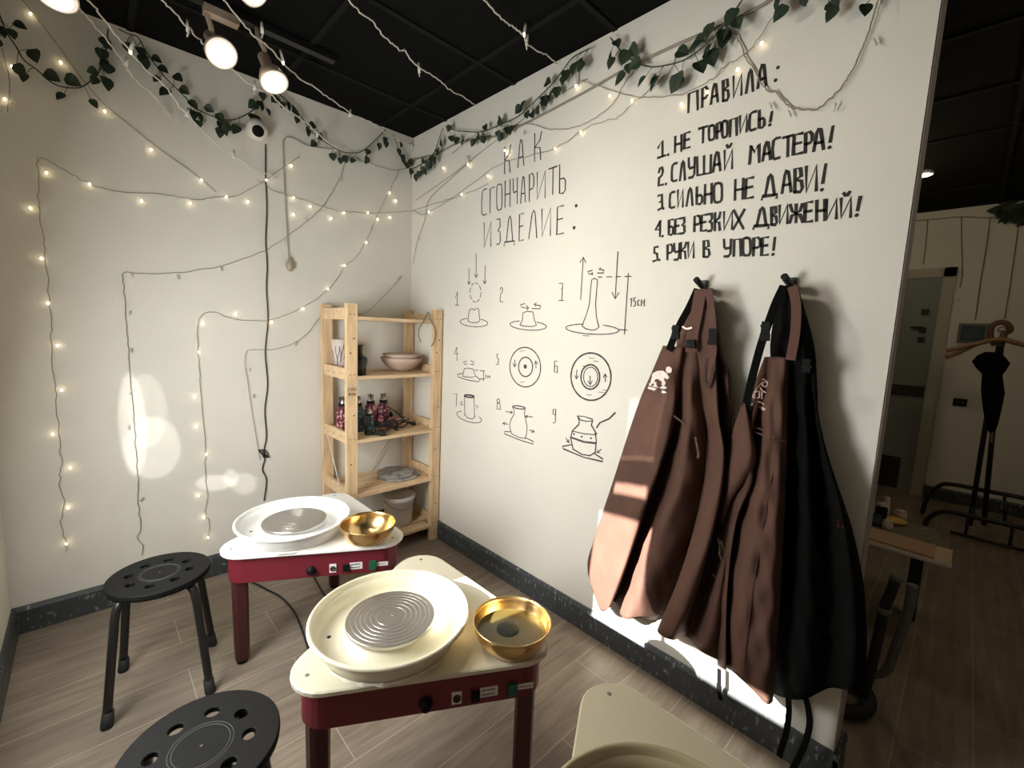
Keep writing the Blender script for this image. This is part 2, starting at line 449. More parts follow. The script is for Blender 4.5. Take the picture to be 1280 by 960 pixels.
class Ink:
    """strokes given in picture coordinates of one crop, laid flat on the wall x = 0"""
    def __init__(s, w, org=(0, 0), k=1.0): s.mb = MB(); s.w = w; s.org = org; s.k = k

    def pt(s, p):
        q = ax(s.org[0]+p[0]/s.k, s.org[1]+p[1]/s.k, 0.0); return Vector((q.y, q.z))

    def line3(s, P, w=None):
        w = (w or s.w)/2; n = len(P)
        if n < 2: return
        vs = []; L = []
        for i in range(n):
            t = P[min(i+1, n-1)]-P[max(i-1, 0)]
            if t.length < 1e-9: t = Vector((0, 1))
            t.normalize(); nn = Vector((-t.y, t.x))
            if 0 < i < n-1:
                a = (P[i]-P[i-1]); b = (P[i+1]-P[i])
                if a.length > 1e-9 and b.length > 1e-9:
                    c = max(0.8, math.cos(a.angle(b)/2)); nn = nn/c
            e = Vector((0, 0))
            if i == 0: e = -t*w*0.7
            if i == n-1: e = t*w*0.7
            ww = w*(1+0.12*math.sin(i*2.3+P[0].x*40))
            L.append((P[i]+e+nn*ww, P[i]+e-nn*ww))
        for x in (INK_X, -0.0001):
            for a, b in L: vs += [(x, a.x, a.y), (x, b.x, b.y)]
        fs = []
        for i in range(n-1):
            fs.append((2*i, 2*i+1, 2*i+3, 2*i+2))
            o = 2*n
            fs.append((2*i, 2*i+2, o+2*i+2, o+2*i)); fs.append((2*i+1, o+2*i+1, o+2*i+3, 2*i+3))
        s.mb.add(vs, fs, False)

    def poly(s, pts, w=None, curve=False):
        P = [s.pt(p) for p in pts]
        if curve: P = [Vector(q[:2]) for q in smooth_line([(p.x, p.y, 0) for p in P], 5)]
        s.line3(P, w)

    def dot(s, p, r=None):
        c = s.pt(p); r = r or s.w*0.62
        vs = [(INK_X, c.x+r*math.cos(2*PI*k/10), c.y+r*math.sin(2*PI*k/10)) for k in range(10)]
        vs2 = [(-0.0001, v[1], v[2]) for v in vs]
        s.mb.add(vs+vs2, [tuple(range(10))]+[(k, (k+1) % 10, 10+(k+1) % 10, 10+k) for k in range(10)], False)

    def ell(s, c, rx, ry, tilt=0, a0=0, a1=360, w=None, n=36, dash=0):
        t = math.radians(tilt); pts = []
        for i in range(n+1):
            a = math.radians(a0+(a1-a0)*i/n); x = rx*math.cos(a); y = ry*math.sin(a)
            pts.append((c[0]+x*math.cos(t)-y*math.sin(t), c[1]+x*math.sin(t)+y*math.cos(t)))
        if dash:
            st = n//dash
            for i in range(dash): s.poly(pts[i*st:i*st+max(2, int(st*0.7))+1], w)
        else: s.poly(pts, w)

    def arrow(s, a, b, h=20, w=None):
        s.poly([a, b], w); d = Vector((b[0]-a[0], b[1]-a[1])).normalized(); n = Vector((-d.y, d.x)); b2 = Vector(b)
        s.poly([tuple(b2-d*h+n*h*0.55), b, tuple(b2-d*h-n*h*0.55)], w)


def oval(x0, x1, y0, y1, n=14, sq=0.55):
    out = []
    for i in range(n+1):
        a = PI/2+2*PI*i/n; c = math.cos(a); d = math.sin(a)
        out.append(((x0+x1)/2+(x1-x0)/2*math.copysign(abs(c)**sq, c), (y0+y1)/2+(y1-y0)/2*math.copysign(abs(d)**sq, d)))
    return out


GL = {
    'К': [[(0.05, 0), (0.08, 1)], [(0.95, 1.02), (0.75, 0.72), (0.1, 0.5), (0.75, 0.45), (0.85, 0)]],
    'А': [[(0, 0), (0.3, 0.8), (0.5, 1), (0.68, 0.95), (0.95, 0.02)], [(0.13, 0.34), (0.86, 0.36)]],
    'С': [[(0.98, 1), (0.5, 0.99), (0.15, 0.9), (0.02, 0.5), (0.05, 0.08), (0.3, 0), (0.9, 0.03)]],
    'Г': [[(0.05, 0), (0.08, 0.96), (1, 1)]],
    'О': [oval(0.02, 0.98, 0, 1)],
    'Н': [[(0.05, 0), (0.1, 1)], [(0.95, 0), (0.98, 1.02)], [(0.07, 0.48), (0.96, 0.5)]],
    'Ч': [[(0, 1), (0.05, 0.55), (0.2, 0.45), (0.95, 0.5)], [(0.98, 1), (0.95, 0)]],
    'Р': [[(0.05, 0), (0.1, 0.98), (0.7, 1), (0.98, 0.85), (0.95, 0.55), (0.7, 0.45), (0.1, 0.42)]],
    'И': [[(0.05, 1), (0.05, 0), (0.95, 1), (0.92, 0)]],
    'Й': [[(0.05, 1), (0.05, 0), (0.95, 1), (0.92, 0)], [(0.3, 1.28), (0.45, 1.15), (0.62, 1.16), (0.85, 1.32)]],
    'Т': [[(0, 0.97), (1, 1.02)], [(0.5, 1), (0.45, 0)]],
    'Ь': [[(0.08, 1), (0.05, 0.02), (0.6, 0), (0.95, 0.1), (0.98, 0.42), (0.7, 0.52), (0.08, 0.5)]],
    'З': [[(0.05, 0.98), (0.85, 1), (0.95, 0.7), (0.35, 0.53), (0.9, 0.48), (0.98, 0.1), (0.7, 0.01), (0.05, 0)]],
    'Д': [[(0.02, -0.12), (0.05, 0.03), (0.98, 0.03), (0.93, -0.12)], [(0.22, 0.05), (0.45, 0.9), (0.55, 1), (0.65, 0.9), (0.8, 0.05)]],
    'Е': [[(0.98, 1.0), (0.15, 0.97), (0.05, 0), (0.95, 0.03)], [(0.1, 0.52), (0.85, 0.55)]],
    'Л': [[(0, 0), (0.4, 0.88), (0.6, 1), (0.75, 0.9), (0.95, 0)]],
    'П': [[(0.02, 0), (0.08, 0.96), (0.9, 1), (0.93, 0)]],
    'В': [[(0.05, 0.02), (0.08, 1), (0.75, 0.98), (0.85, 0.65), (0.2, 0.53), (0.85, 0.45), (0.98, 0.15), (0.7, 0.0), (0.05, 0.02)]],
    'У': [[(0.05, 1), (0.1, 0.55), (0.3, 0.47), (0.9, 0.52)], [(0.98, 1), (0.9, 0.15), (0.6, 0.0), (0.1, 0)]],
    'Ш': [[(0.02, 1), (0.05, 0), (0.95, 0.03), (0.98, 1)], [(0.5, 1), (0.5, 0.02)]],
    'М': [[(0, 0), (0.15, 1), (0.5, 0.6), (0.88, 1), (0.9, 0)]],
    'Б': [[(0.95, 1), (0.1, 0.97), (0.05, 0.02), (0.6, 0), (0.98, 0.12), (0.95, 0.48), (0.6, 0.55), (0.08, 0.52)]],
    'Х': [[(0.05, 1), (0.9, 0)], [(1, 1), (0, 0)]],
    'Ж': [[(0.5, 1), (0.48, 0)], [(0.02, 1), (0.2, 0.62), (0.5, 0.5), (0.15, 0.4), (0, 0)], [(0.98, 1), (0.8, 0.62), (0.5, 0.5), (0.8, 0.4), (1, 0)]],
    'Ф': [[(0.5, 1.05), (0.5, -0.05)], oval(0.02, 0.98, 0.3, 0.9)],
    'Ы': [[(0.05, 1), (0.05, 0.02), (0.5, 0), (0.62, 0.3), (0.4, 0.5), (0.05, 0.5)], [(0.98, 1), (0.95, 0)]],
    '1': [[(0.05, 0.62), (0.6, 1), (0.62, 0.03)], [(0, 0), (1, 0.06)]],
    '2': [[(0.1, 0.75), (0.3, 0.98), (0.7, 1), (0.9, 0.8), (0.7, 0.58), (0.15, 0.45), (0.05, 0.03), (0.95, 0.05)]],
    '3': [[(0.1, 0.95), (0.9, 1), (0.92, 0.58), (0.3, 0.52), (0.95, 0.5), (1, 0.12), (0.1, 0)]],
    '4': [[(0.95, 1), (0.02, 0.42), (0.9, 0.45)], [(0.9, 0.95), (0.85, 0)]],
    '5': [[(0.98, 1), (0.3, 0.97), (0.25, 0.6), (0.8, 0.52), (0.9, 0.1), (0.05, 0)]],
    '!': [[(0.9, 1), (0.35, 0.27)], [(0.25, 0.05), (0.2, 0.0)]],
}


def write(ink, rows, slope, w=None):
    """rows: (letter, x left, x right, base y at the left, top y) in the ink's crop frame"""
    for ch, x0, x1, yb, yt in rows:
        h = yb-yt; wd_ = x1-x0
        for st in GL[ch]:
            pts = [(x0+u*wd_, yb+slope*u*wd_-v*(h+slope*wd_*0.5)) for u, v in st]
            if ch == '!' and len(st) == 2 and st[1][1] == 0.0: ink.dot(pts[1]); continue
            ink.poly(pts, w)


T = Ink(0.0058, (560, 150), 5.644)
write(T, [('К', 397, 445, 380, 188), ('А', 493, 537, 335, 137), ('К', 608, 663, 293, 92)], -0.27)
write(T, [('С', 237, 275, 675, 488), ('Г', 295, 330, 657, 476), ('О', 343, 383, 640, 452), ('Н', 400, 440, 618, 428), ('Ч', 460, 490, 596, 412), ('А', 513, 548, 588, 396),
          ('Р', 572, 607, 575, 378), ('И', 627, 690, 560, 366), ('Т', 712, 772, 530, 335), ('Ь', 785, 830, 523, 312)], -0.2)
write(T, [('И', 253, 307, 897, 722), ('З', 343, 370, 878, 697), ('Д', 395, 472, 868, 678), ('Е', 500, 535, 855, 660), ('Л', 570, 630, 838, 638), ('И', 660, 728, 822, 625), ('Е', 765, 818, 810, 606)], -0.12)
T.dot((905, 605), 0.008); T.dot((890, 760), 0.008)
o = T.mb.build('title_lettering', M['paint'], wall_right); o['label'] = 'thin black hand-painted three-line title'

RW = 0.0088
A_ = Ink(RW, (800, 70), 7.3875); B_ = Ink(RW, (930, 130), 5.053); D_ = Ink(RW, (800, 190), 6.62)
write(A_, [('П', 445, 540, 522, 330), ('Р', 572, 625, 475, 290), ('А', 655, 722, 445, 255), ('В', 765, 820, 420, 217), ('И', 860, 943, 383, 180), ('Л', 980, 1048, 343, 130), ('А', 1088, 1170, 298, 78)], -0.3)
A_.dot((1274, 107)); A_.dot((1252, 225))
write(A_, [('1', 165, 235, 942, 785), ('Н', 320, 385, 890, 740), ('Е', 405, 462, 858, 708), ('Т', 545, 625, 808, 660), ('О', 635, 690, 782, 642), ('Р', 708, 752, 766, 615), ('О', 758, 808, 757, 600), ('П', 830, 898, 745, 578),
           ('И', 920, 990, 712, 550), ('С', 1008, 1075, 692, 518), ('Ь', 1098, 1150, 668, 502)], -0.22)
A_.dot((260, 912))
write(B_, [('!', 160, 178, 132, 52)], 0)
write(D_, [('2', 152, 195, 283, 130), ('С', 262, 308, 245, 95), ('Л', 330, 375, 237, 75), ('У', 400, 455, 215, 48), ('Ш', 470, 590, 195, 35), ('А', 605, 668, 166, -2), ('Й', 697, 768, 145, -15)], -0.15)
D_.dot((215, 265))
write(B_, [('М', 35, 103, 378, 258), ('А', 118, 170, 360, 238), ('С', 180, 228, 350, 216), ('Т', 248, 310, 335, 205), ('Е', 308, 370, 322, 190), ('Р', 385, 432, 308, 178), ('А', 440, 505, 298, 155), ('!', 533, 565, 276, 145)], -0.17)
write(D_, [('3', 148, 185, 480, 355), ('С', 245, 290, 465, 332), ('И', 312, 358, 458, 315), ('Л', 385, 437, 447, 300), ('Ь', 467, 515, 435, 290), ('Н', 533, 595, 430, 270), ('О', 610, 680, 422, 258), ('Н', 782, 855, 396, 228), ('Е', 868, 940, 387, 215)], -0.12)
D_.dot((193, 468))
write(B_, [('Д', 112, 212, 588, 447), ('А', 240, 300, 563, 420), ('В', 318, 370, 560, 405), ('И', 390, 462, 555, 393), ('!', 485, 520, 543, 383)], -0.12)
write(D_, [('4', 127, 172, 700, 572), ('Б', 237, 275, 688, 560), ('Е', 287, 328, 682, 553), ('З', 338, 370, 675, 545), ('Р', 447, 500, 657, 528), ('Е', 503, 550, 655, 520), ('З', 562, 598, 655, 512), ('К', 617, 668, 650, 505), ('И', 692, 768, 642, 495), ('Х', 772, 865, 640, 480)], -0.07)
D_.dot((187, 697))
write(B_, [('Д', 58, 160, 776, 655), ('В', 172, 208, 765, 648), ('И', 222, 278, 757, 640), ('Ж', 290, 370, 750, 635), ('Е', 380, 432, 747, 620), ('Н', 455, 512, 738, 610), ('И', 520, 588, 728, 604), ('Й', 610, 678, 718, 596), ('!', 705, 738, 703, 588)], -0.07)
write(D_, [('5', 108, 150, 905, 785), ('Р', 225, 270, 890, 765), ('У', 280, 328, 892, 758), ('К', 335, 385, 882, 752), ('И', 397, 448, 875, 748), ('В', 525, 577, 870, 732), ('У', 692, 755, 865, 725), ('П', 775, 840, 860, 720), ('О', 850, 915, 858, 710), ('Р', 935, 997, 858, 708), ('Е', 1003, 1062, 856, 706)], -0.03)
D_.dot((160, 893))
write(B_, [('!', 180, 197, 950, 845)], 0)
for K in (B_, D_): A_.mb.add(K.mb.v, K.mb.f, False)
o = A_.mb.build('rules_lettering', M['paint'], wall_right); o['label'] = 'bold black hand-painted list of five rules'

DW = 0.0043


def diagram(org, k, fn, label):
    i = Ink(DW, org, k); fn(i); o = i.mb.build('painted_diagram', M['paint_thin'], wall_right); o['label'] = label


def d1(i):
    i.arrow((322, 55), (322, 296), 32); i.arrow((252, 205), (250, 364), 28); i.arrow((412, 178), (408, 358), 30)
    i.ell((315, 445), 55, 95, dash=8, n=48)
    i.poly([(115, 497), (135, 440), (132, 572)]); i.poly([(112, 572), (150, 570)])
    i.poly([(240, 725), (248, 660), (257, 620), (280, 606), (303, 622), (325, 603), (345, 610), (352, 660), (360, 725), (340, 742), (300, 748), (260, 742), (240, 725)])
    i.ell((300, 745), 138, 42, 4, -60, 240)


def d2(i):
    i.poly([(563, 420), (572, 392), (588, 405), (585, 435), (565, 470), (563, 540), (592, 538)])
    i.poly([(810, 555), (765, 570), (775, 592), (830, 602), (848, 600)]); i.poly([(825, 575), (845, 600), (830, 620)])
    i.poly([(880, 605), (960, 608), (970, 580), (905, 565)]); i.poly([(925, 550), (900, 563), (920, 582)])
    i.poly([(760, 770), (785, 715), (790, 650), (830, 633), (890, 640), (905, 720), (925, 770), (890, 785), (800, 782), (760, 770)])
    i.ell((843, 775), 182, 45, 4, -62, 240)


def d3(i):
    i.poly([(75, 355), (108, 353), (104, 408), (85, 410), (104, 410), (98, 525)]); i.poly([(70, 523), (118, 525)])
    i.arrow((287, 515), (314, 92), 52); i.arrow((660, 38), (632, 508), 62)
    i.poly([(405, 222), (358, 238), (370, 258), (405, 262)]); i.poly([(402, 245), (405, 270)]); i.poly([(455, 250), (515, 250), (520, 222), (470, 212), (488, 198)])
    i.poly([(300, 780), (345, 665), (375, 560), (388, 400), (398, 318), (425, 303), (455, 320), (447, 430), (436, 560), (445, 690), (470, 790), (440, 815), (395, 822), (340, 808), (300, 780)])
    i.ell((405, 812), 265, 50, 3, -66, 250)
    for a, b in ((462, 500), (548, 600), (640, 688), (730, 792)): i.poly([(a, 301-a*0.022), (b, 301-b*0.022)])
    i.poly([(765, 255), (725, 860)]); i.poly([(672, 816), (752, 820)])
    w = 0.0042
    i.poly([(782, 512), (797, 500), (792, 585)], w); i.poly([(838, 497), (820, 500), (818, 530), (836, 536), (832, 578), (815, 585)], w)
    i.poly([(877, 520), (860, 525), (857, 572), (880, 574)], w); i.poly([(893, 580), (895, 515), (910, 555), (926, 512), (922, 580)], w)
    i.poly([(310, 876), (375, 880)], 0.003)


def d4(i):
    i.poly([(110, 95), (88, 155), (122, 152)]); i.poly([(110, 100), (112, 210)])
    i.poly([(195, 215), (168, 225), (178, 242), (203, 240)]); i.poly([(228, 213), (255, 222), (252, 245), (226, 242)])
    i.poly([(160, 345), (175, 280), (210, 275), (250, 285), (272, 345), (235, 354), (190, 352), (160, 345)])
    i.poly([(160, 320), (115, 330), (120, 350), (200, 377), (300, 393), (312, 378), (275, 345)])
    i.poly([(265, 293), (295, 295)]); i.poly([(310, 297), (350, 301)]); i.poly([(340, 298), (338, 384)]); i.poly([(308, 368), (348, 368)])
    i.poly([(362, 332), (356, 340), (362, 348), (356, 362)], 0.004); i.poly([(372, 362), (376, 340), (384, 352), (392, 340), (394, 362)], 0.004)


def d5(i):
    i.poly([(467, 155), (455, 158), (456, 190), (468, 196), (465, 243), (448, 245)])
    i.ell((697, 267), 132, 170, -3, w=0.006); i.ell((700, 265), 60, 83, 0, w=0.0065); i.dot((697, 262), 0.012)
    i.arrow((608, 205), (606, 266), 28); i.arrow((790, 275), (788, 213), 28)
    for y in (130, 395): i.poly([(650, y), (690, y-3)], 0.0025)


def d6(i):
    i.poly([(100, 128), (80, 130), (78, 210), (100, 215), (101, 165), (80, 168)])
    i.ell((353, 245), 150, 178, -3, w=0.0075); i.ell((348, 247), 70, 92, 0, w=0.0075); i.ell((350, 247), 53, 73, 0)
    i.arrow((247, 195), (243, 262), 24); i.arrow((345, 240), (348, 306), 30); i.arrow((460, 282), (459, 224), 24)
    for x, y in ((340, 105), (370, 128), (290, 165), (320, 380), (410, 360), (440, 345)): i.poly([(x, y), (x+38, y+3)], 0.0025)


def d7(i):
    i.poly([(82, 497), (110, 492), (105, 600)])
    i.poly([(175, 518), (178, 600), (180, 680)]); i.poly([(258, 520), (260, 600), (262, 690)]); i.ell((217, 516), 41, 10, 6, w=0.009)
    i.poly([(175, 668), (200, 702), (245, 712), (268, 690)]); i.ell((216, 695), 110, 40, 17, -40, 225)
    i.poly([(165, 592), (140, 580), (150, 560), (160, 572)]); i.poly([(275, 595), (294, 605), (278, 620)])


def d8(i):
    i.ell((466, 556), 11, 17); i.poly([(458, 575), (455, 626), (485, 629), (480, 578), (458, 575)])
    i.poly([(590, 600), (600, 640), (603, 670), (575, 715), (564, 760), (568, 800), (582, 840), (640, 868), (695, 880)]); i.poly([(697, 615), (690, 670), (700, 715), (713, 780), (708, 840), (695, 880)])
    i.ell((643, 612), 54, 12, 8, w=0.006)
    i.poly([(575, 822), (520, 818), (520, 838), (640, 888), (765, 927), (767, 905), (700, 872)])
    i.arrow((530, 648), (590, 656), 20); i.arrow((760, 694), (697, 689), 20); i.arrow((550, 757), (503, 747), 22); i.arrow((735, 808), (777, 822), 22)


def d9(i):
    i.poly([(85, 530), (68, 525), (70, 490), (88, 488), (85, 590), (68, 592)])
    i.poly([(252, 540), (266, 578), (260, 605), (215, 650), (200, 700), (218, 788), (285, 828), (345, 838), (385, 812), (393, 730), (384, 655), (356, 610), (365, 572)], 0.006)
    i.poly([(252, 540), (300, 543), (365, 565), (360, 577), (320, 580), (275, 570), (255, 545)])
    i.poly([(210, 652), (300, 673), (387, 680)]); i.poly([(206, 698), (300, 730), (392, 741)]); i.poly([(208, 706), (300, 738), (390, 748)])
    for q in ((225, 675), (283, 695), (352, 706), (392, 672)): i.dot(q, 0.005)
    i.poly([(205, 755), (138, 768), (145, 786), (300, 850), (440, 882), (440, 862), (380, 822)], 0.006)
    i.poly([(535, 515), (490, 560), (420, 590), (395, 627)], 0.007); i.arrow((165, 705), (188, 740), 20); i.arrow((430, 790), (397, 816), 20)


diagram((555, 310), 8, d1, 'painted diagram of clay dropped on the disc under three arrows')
diagram((555, 310), 8, d2, 'painted diagram of centred clay turning')
diagram((690, 310), 8, d3, 'painted diagram of the tall clay cone with a height mark')
diagram((555, 420), 6.86, d4, 'painted diagram of low clay with a small height mark')
diagram((555, 420), 6.86, d5, 'painted diagram of two rings with a centre dot')
diagram((680, 430), 6, d6, 'painted diagram of three rings with arrows')
diagram((555, 420), 6.86, d7, 'painted diagram of a straight cylinder on a disc')
diagram((555, 420), 6.86, d8, 'painted diagram of a vase pressed from both sides')
diagram((680, 430), 6, d9, 'painted diagram of a finished jar with a banded belly')

# ------------------------------------------------------------------ pine shelving unit
SX0, SX1, SY0, SY1 = -0.632, -0.010, -0.404, -0.028
LEV = (0.088, 0.410, 0.735, 1.100, 1.432)
shelf = thing('shelving_unit', 'raw pine open shelving unit standing in the corner', 'shelf', (-0.32, -0.21, 0))
for x0 in (SX0, SX1-0.060):
    for y0 in (SY0, SY1-0.032):
        mb = MB(); mb.box((x0, y0, 0), (x0+0.060, y0+0.032, 1.52))
        if y0 == SY0:
            mb.mi = 1
            for zl in LEV:
                for dx in (0.018, 0.042):
                    mb.lathe([(0, 0), (0.0035, 0), (0.0035, 0.0016), (0, 0.0016)], 8, Matrix.Translation((x0+dx, y0+0.0006, zl+0.03)) @ Matrix.Rotation(PI/2, 4, 'X'), False)
            for zl, dx in ((1.25, .02), (0.9, .04), (0.62, .022), (0.25, .035), (1.33, .04)):
                mb.lathe([(0, 0), (0.005, 0), (0.005, 0.001), (0, 0.001)], 9, Matrix.Translation((x0+dx, y0+0.0004, zl)) @ Matrix.Rotation(PI/2, 4, 'X'), False)
        part(mb, 'post', [M['pine'], M['knot']], shelf)
for zl in LEV:
    for xr in (SX0+0.006, SX1-0.024):
        mb = MB(); mb.box((xr, SY0+0.032, zl), (xr+0.018, SY1-0.032, zl+0.064)); mb.mi = 1
        for q in (0.06, 0.14, 0.22):
            mb.lathe([(0, 0), (0.003, 0), (0.003, 0.001), (0, 0.001)], 8, Matrix.Translation((xr, SY0+0.05+q, zl+0.03)) @ Matrix.Rotation(-PI/2, 4, 'Y'), False)
        part(mb, 'side_rail', [M['pine_x'], M['knot']], shelf)
    mb = MB(); w = (SY1-SY0-0.002)/4
    for k in range(4):
        ya = SY0+0.003+k*w
        xa, xb = (SX0+0.061, SX1-0.061) if k in (0, 3) else (SX0+0.0245, SX1-0.0245)
        mb.box((xa, ya, zl+0.001), (xb, ya+w-0.012, zl+0.020))
    part(mb, 'shelf_board', M['pine_x'], shelf)
mb = MB(); mb.tube([(SX0+0.07, SY1-0.004, 0.12), (SX1-0.07, SY1-0.004, 0.74)], 0.004, 6); part(mb, 'cross_brace', M['lamp_silver'], shelf)
mb = MB(); mb.tube([(SX0+0.003, -0.09, 0.78), (SX0+0.002, -0.30, 0.46)], 0.003, 6); part(mb, 'tie_cord', M['wire_white'], shelf, 'thin white cord down the side')


class Plane:
    """strokes on a vertical plane through base b with horizontal axis e and outward normal n"""
    def __init__(s, b, e, n): s.b = Vector(b); s.e = Vector(e).normalized(); s.n = Vector(n).normalized(); s.mb = MB()

    def stroke(s, pts, w):
        P = [Vector(p) for p in pts]; vs = []
        for i in range(len(P)):
            t = (P[min(i+1, len(P)-1)]-P[max(i-1, 0)]).normalized(); nn = Vector((-t.y, t.x))*w/2
            for q in (P[i]+nn, P[i]-nn): vs.append(s.b+s.e*q.x+Vector((0, 0, q.y))+s.n*0.0008)
        s.mb.add(vs, [(2*i, 2*i+1, 2*i+3, 2*i+2) for i in range(len(P)-1)], False)

    def text(s, txt, x, z, h, w, sw):
        for i, ch in enumerate(txt):
            for st in GL.get(ch, []): s.stroke([(x+(i+u*0.75)*w, z+v*h) for u, v in st], sw)


pl = Plane((SX0, SY0, 0), (1, 0, 0), (0, -1, 0))
pl.text('СТРОЙ', 0.006, 1.040, 0.016, 0.0100, 0.0022); pl.text('ФЕНЫ', 0.009, 1.014, 0.016, 0.0105, 0.0022)
part(pl.mb, 'post_lettering', M['ink'], shelf, 'small black handwriting on the post')

# things on the shelves
ZT = 1.120
p = Vector((-0.548, -0.125, ZT))
t = thing('decorated_pot', 'white pot with black branch pattern at the left of the upper shelf', 'pot', (p.x, p.y, ZT))
mb = MB(); mb.lathe([(0.0, 0), (0.038, 0), (0.044, 0.06), (0.055, 0.19), (0.057, 0.195), (0.052, 0.195), (0.042, 0.06), (0.032, 0.012), (0, 0.012)], 32, Matrix.Translation(p)); part(mb, 'body', M['pot_white'], t)
mb = MB(); random.seed(3)
for k in range(11):
    a0 = math.radians(200+k*13); z0 = 0.02+0.012*k % 0.08; pts = []
    for j in range(6):
        z = z0+0.022*j; r = 0.038+0.006*(z/0.06) if z < 0.06 else 0.044+0.011*(z-0.06)/0.13
        a = a0+0.09*j*(1 if k % 2 else -0.7)+random.uniform(-.05, .05)
        if z < 0.172: pts.append((p.x+(r+0.0012)*math.cos(a), p.y+(r+0.0012)*math.sin(a), ZT+z))
    mb.tube(pts, 0.0014, 5)
part(mb, 'branch_pattern', M['ink'], t, 'black painted branches')
p = Vector((-0.530, -0.335, ZT))
t = thing('dark_vessel', 'dark green glazed bottle behind the front post of the upper shelf', 'vessel', p)
mb = MB(); mb.lathe([(0, 0), (0.036, 0), (0.038, 0.05), (0.046, 0.085), (0.044, 0.10), (0.022, 0.112), (0.016, 0.135), (0.018, 0.165), (0.024, 0.172), (0.018, 0.174), (0, 0.17)], 26, Matrix.Translation(p)); part(mb, 'body', M['dark_glaze'], t)
mb = MB(); mb.tube(smooth_line([(p.x-0.018, p.y-0.004, ZT+0.16), (p.x-0.045, p.y-0.006, ZT+0.15), (p.x-0.052, p.y-0.006, ZT+0.115), (p.x-0.04, p.y-0.006, ZT+0.09)]), 0.006, 8); part(mb, 'handle', M['dark_glaze'], t)
pb = az(503, 463, ZT); pb.y = min(max(pb.y, -0.26), -0.2); pb.x = -0.182
for k, (r, h, z0, lab) in enumerate(((0.136, 0.084, 0.0, 'lower and larger of the two bare clay bowls on the upper shelf'), (0.119, 0.078, 0.030, 'upper bare clay bowl nested inside the larger one'))):
    t = thing('clay_bowl', lab, 'bowl', (pb.x, pb.y, ZT+z0), 'clay bowls on the shelf')
    mb = MB(); q = Matrix.Translation((pb.x, pb.y, ZT+z0))
    mb.lathe([(0, 0.0), (r*0.36, 0.0), (r*0.62, h*0.26), (r*0.86, h*0.66), (r, h), (r*0.985, h+0.004), (r*0.955, h), (r*0.8, h*0.66), (r*0.56, h*0.3), (r*0.3, 0.012), (0, 0.012)], 40, q); part(mb, 'body', M['bisque'], t)
t = thing('wire_hoop_tool', 'open grey wire hoop hanging from the top shelf edge', 'tool', ay(535, 392, SY0-0.004))
mb = MB(); mb.tube(smooth_line([ay(x, y, SY0-0.004) for x, y in ((526, 428), (523.5, 420), (524, 411), (528, 404), (532, 397), (535, 390), (537.5, 395), (539, 402), (543, 409), (544.5, 418), (542.5, 427), (539, 433))]), 0.0034, 8); part(mb, 'hoop', M['steel_dark'], t)


def heat_gun(loc, rot, lab, bodymat, lying=False, sc=1.18):
    t = thing('heat_gun', lab, 'heat gun', loc, 'heat guns on the middle shelf')
    R = Matrix.Translation(loc) @ Matrix.Rotation(rot, 4, 'Z') @ Matrix.Scale(sc, 4)
    if lying: R = R @ Matrix.Translation((0, 0, 0.036)) @ Matrix.Rotation(PI/2-0.03, 4, 'Y')
    mb = MB(); mb.lathe([(0, 0.0), (0.030, 0.0), (0.034, 0.008), (0.034, 0.10), (0.030, 0.115), (0.024, 0.128), (0.020, 0.14), (0, 0.14)], 24, R); part(mb, 'body', bodymat, t)
    mb = MB(); mb.lathe([(0.020, 0.138), (0.0165, 0.15), (0.0165, 0.182), (0.0150, 0.182), (0.0150, 0.15), (0, 0.145)], 20, R); part(mb, 'nozzle', M['steel'], t, 'silver metal nozzle')
    mb = MB(); mb.lathe([(0.0185, 0.136), (0.0215, 0.136), (0.0215, 0.150), (0.0185, 0.150), (0.0185, 0.136)], 20, R, False)
    for a in (0, PI): mb.tube([R @ Vector((0.019*math.cos(a), 0.019*math.sin(a), 0.148)), R @ Vector((0.019*math.cos(a), 0.019*math.sin(a), 0.186))], 0.0028, 6)
    part(mb, 'nozzle_guard', M['black_plastic'], t)
    mb = MB(); mb.tube([R @ Vector(v) for v in ((0.026, 0, 0.075), (0.05, 0, 0.068), (0.078, 0, 0.055), (0.098, 0, 0.042))], [0.016, 0.017, 0.016, 0.014], 12); part(mb, 'grip', M['black_plastic'], t)
    return t


ZM = 0.756
spots = [((-0.555, -0.165, ZM), 0.3, 'pink flowered heat gun standing at the left end behind the post', 'flower', False, 1.18),
         ((-0.475, -0.19, ZM), 1.2, 'dark teal heat gun standing behind the front post', 'flower_dark', False, 1.18),
         ((-0.360, -0.13, ZM), 1.2, 'red flowered heat gun standing in the middle, left of its pair', 'flower', False, 1.15),
         ((-0.275, -0.135, ZM), 0.6, 'red flowered heat gun standing in the middle, right of its pair', 'flower', False, 1.15),
         ((-0.455, -0.305, ZM), 0.2, 'short teal heat gun standing in front among the tangled cords', 'flower_dark', False, 0.85),
         ((-0.30, -0.25, ZM), 0.35, 'pink heat gun lying under the black cords', 'flower', True, 0.9)]
guns = [heat_gun(Vector(a), b, c, M[d], e, f) for a, b, c, d, e, f in spots]
random.seed(5)
mb = MB()
mb.tube(smooth_line([(-0.37+0.085*math.cos(a)+0.02*math.sin(3*a), -0.335+0.035*math.sin(a), ZM+0.008+0.06*(1+math.sin(1.7*a))/2) for a in [k*0.45 for k in range(30)]], 3), 0.0045, 6)
part(mb, 'power_cord', M['rubber'], guns[4])
mb = MB(); mb.box((-0.425, -0.398, ZM), (-0.395, -0.345, ZM+0.03)); part(mb, 'plug', M['rubber'], guns[4])
mb = MB()
mb.tube(smooth_line([(-0.27+0.075*math.cos(a), -0.325+0.03*math.sin(a)+0.004*a, ZM+0.008+0.06*(1+math.cos(1.3*a))/2) for a in [k*0.5 for k in range(22)]], 3), 0.0045, 6)
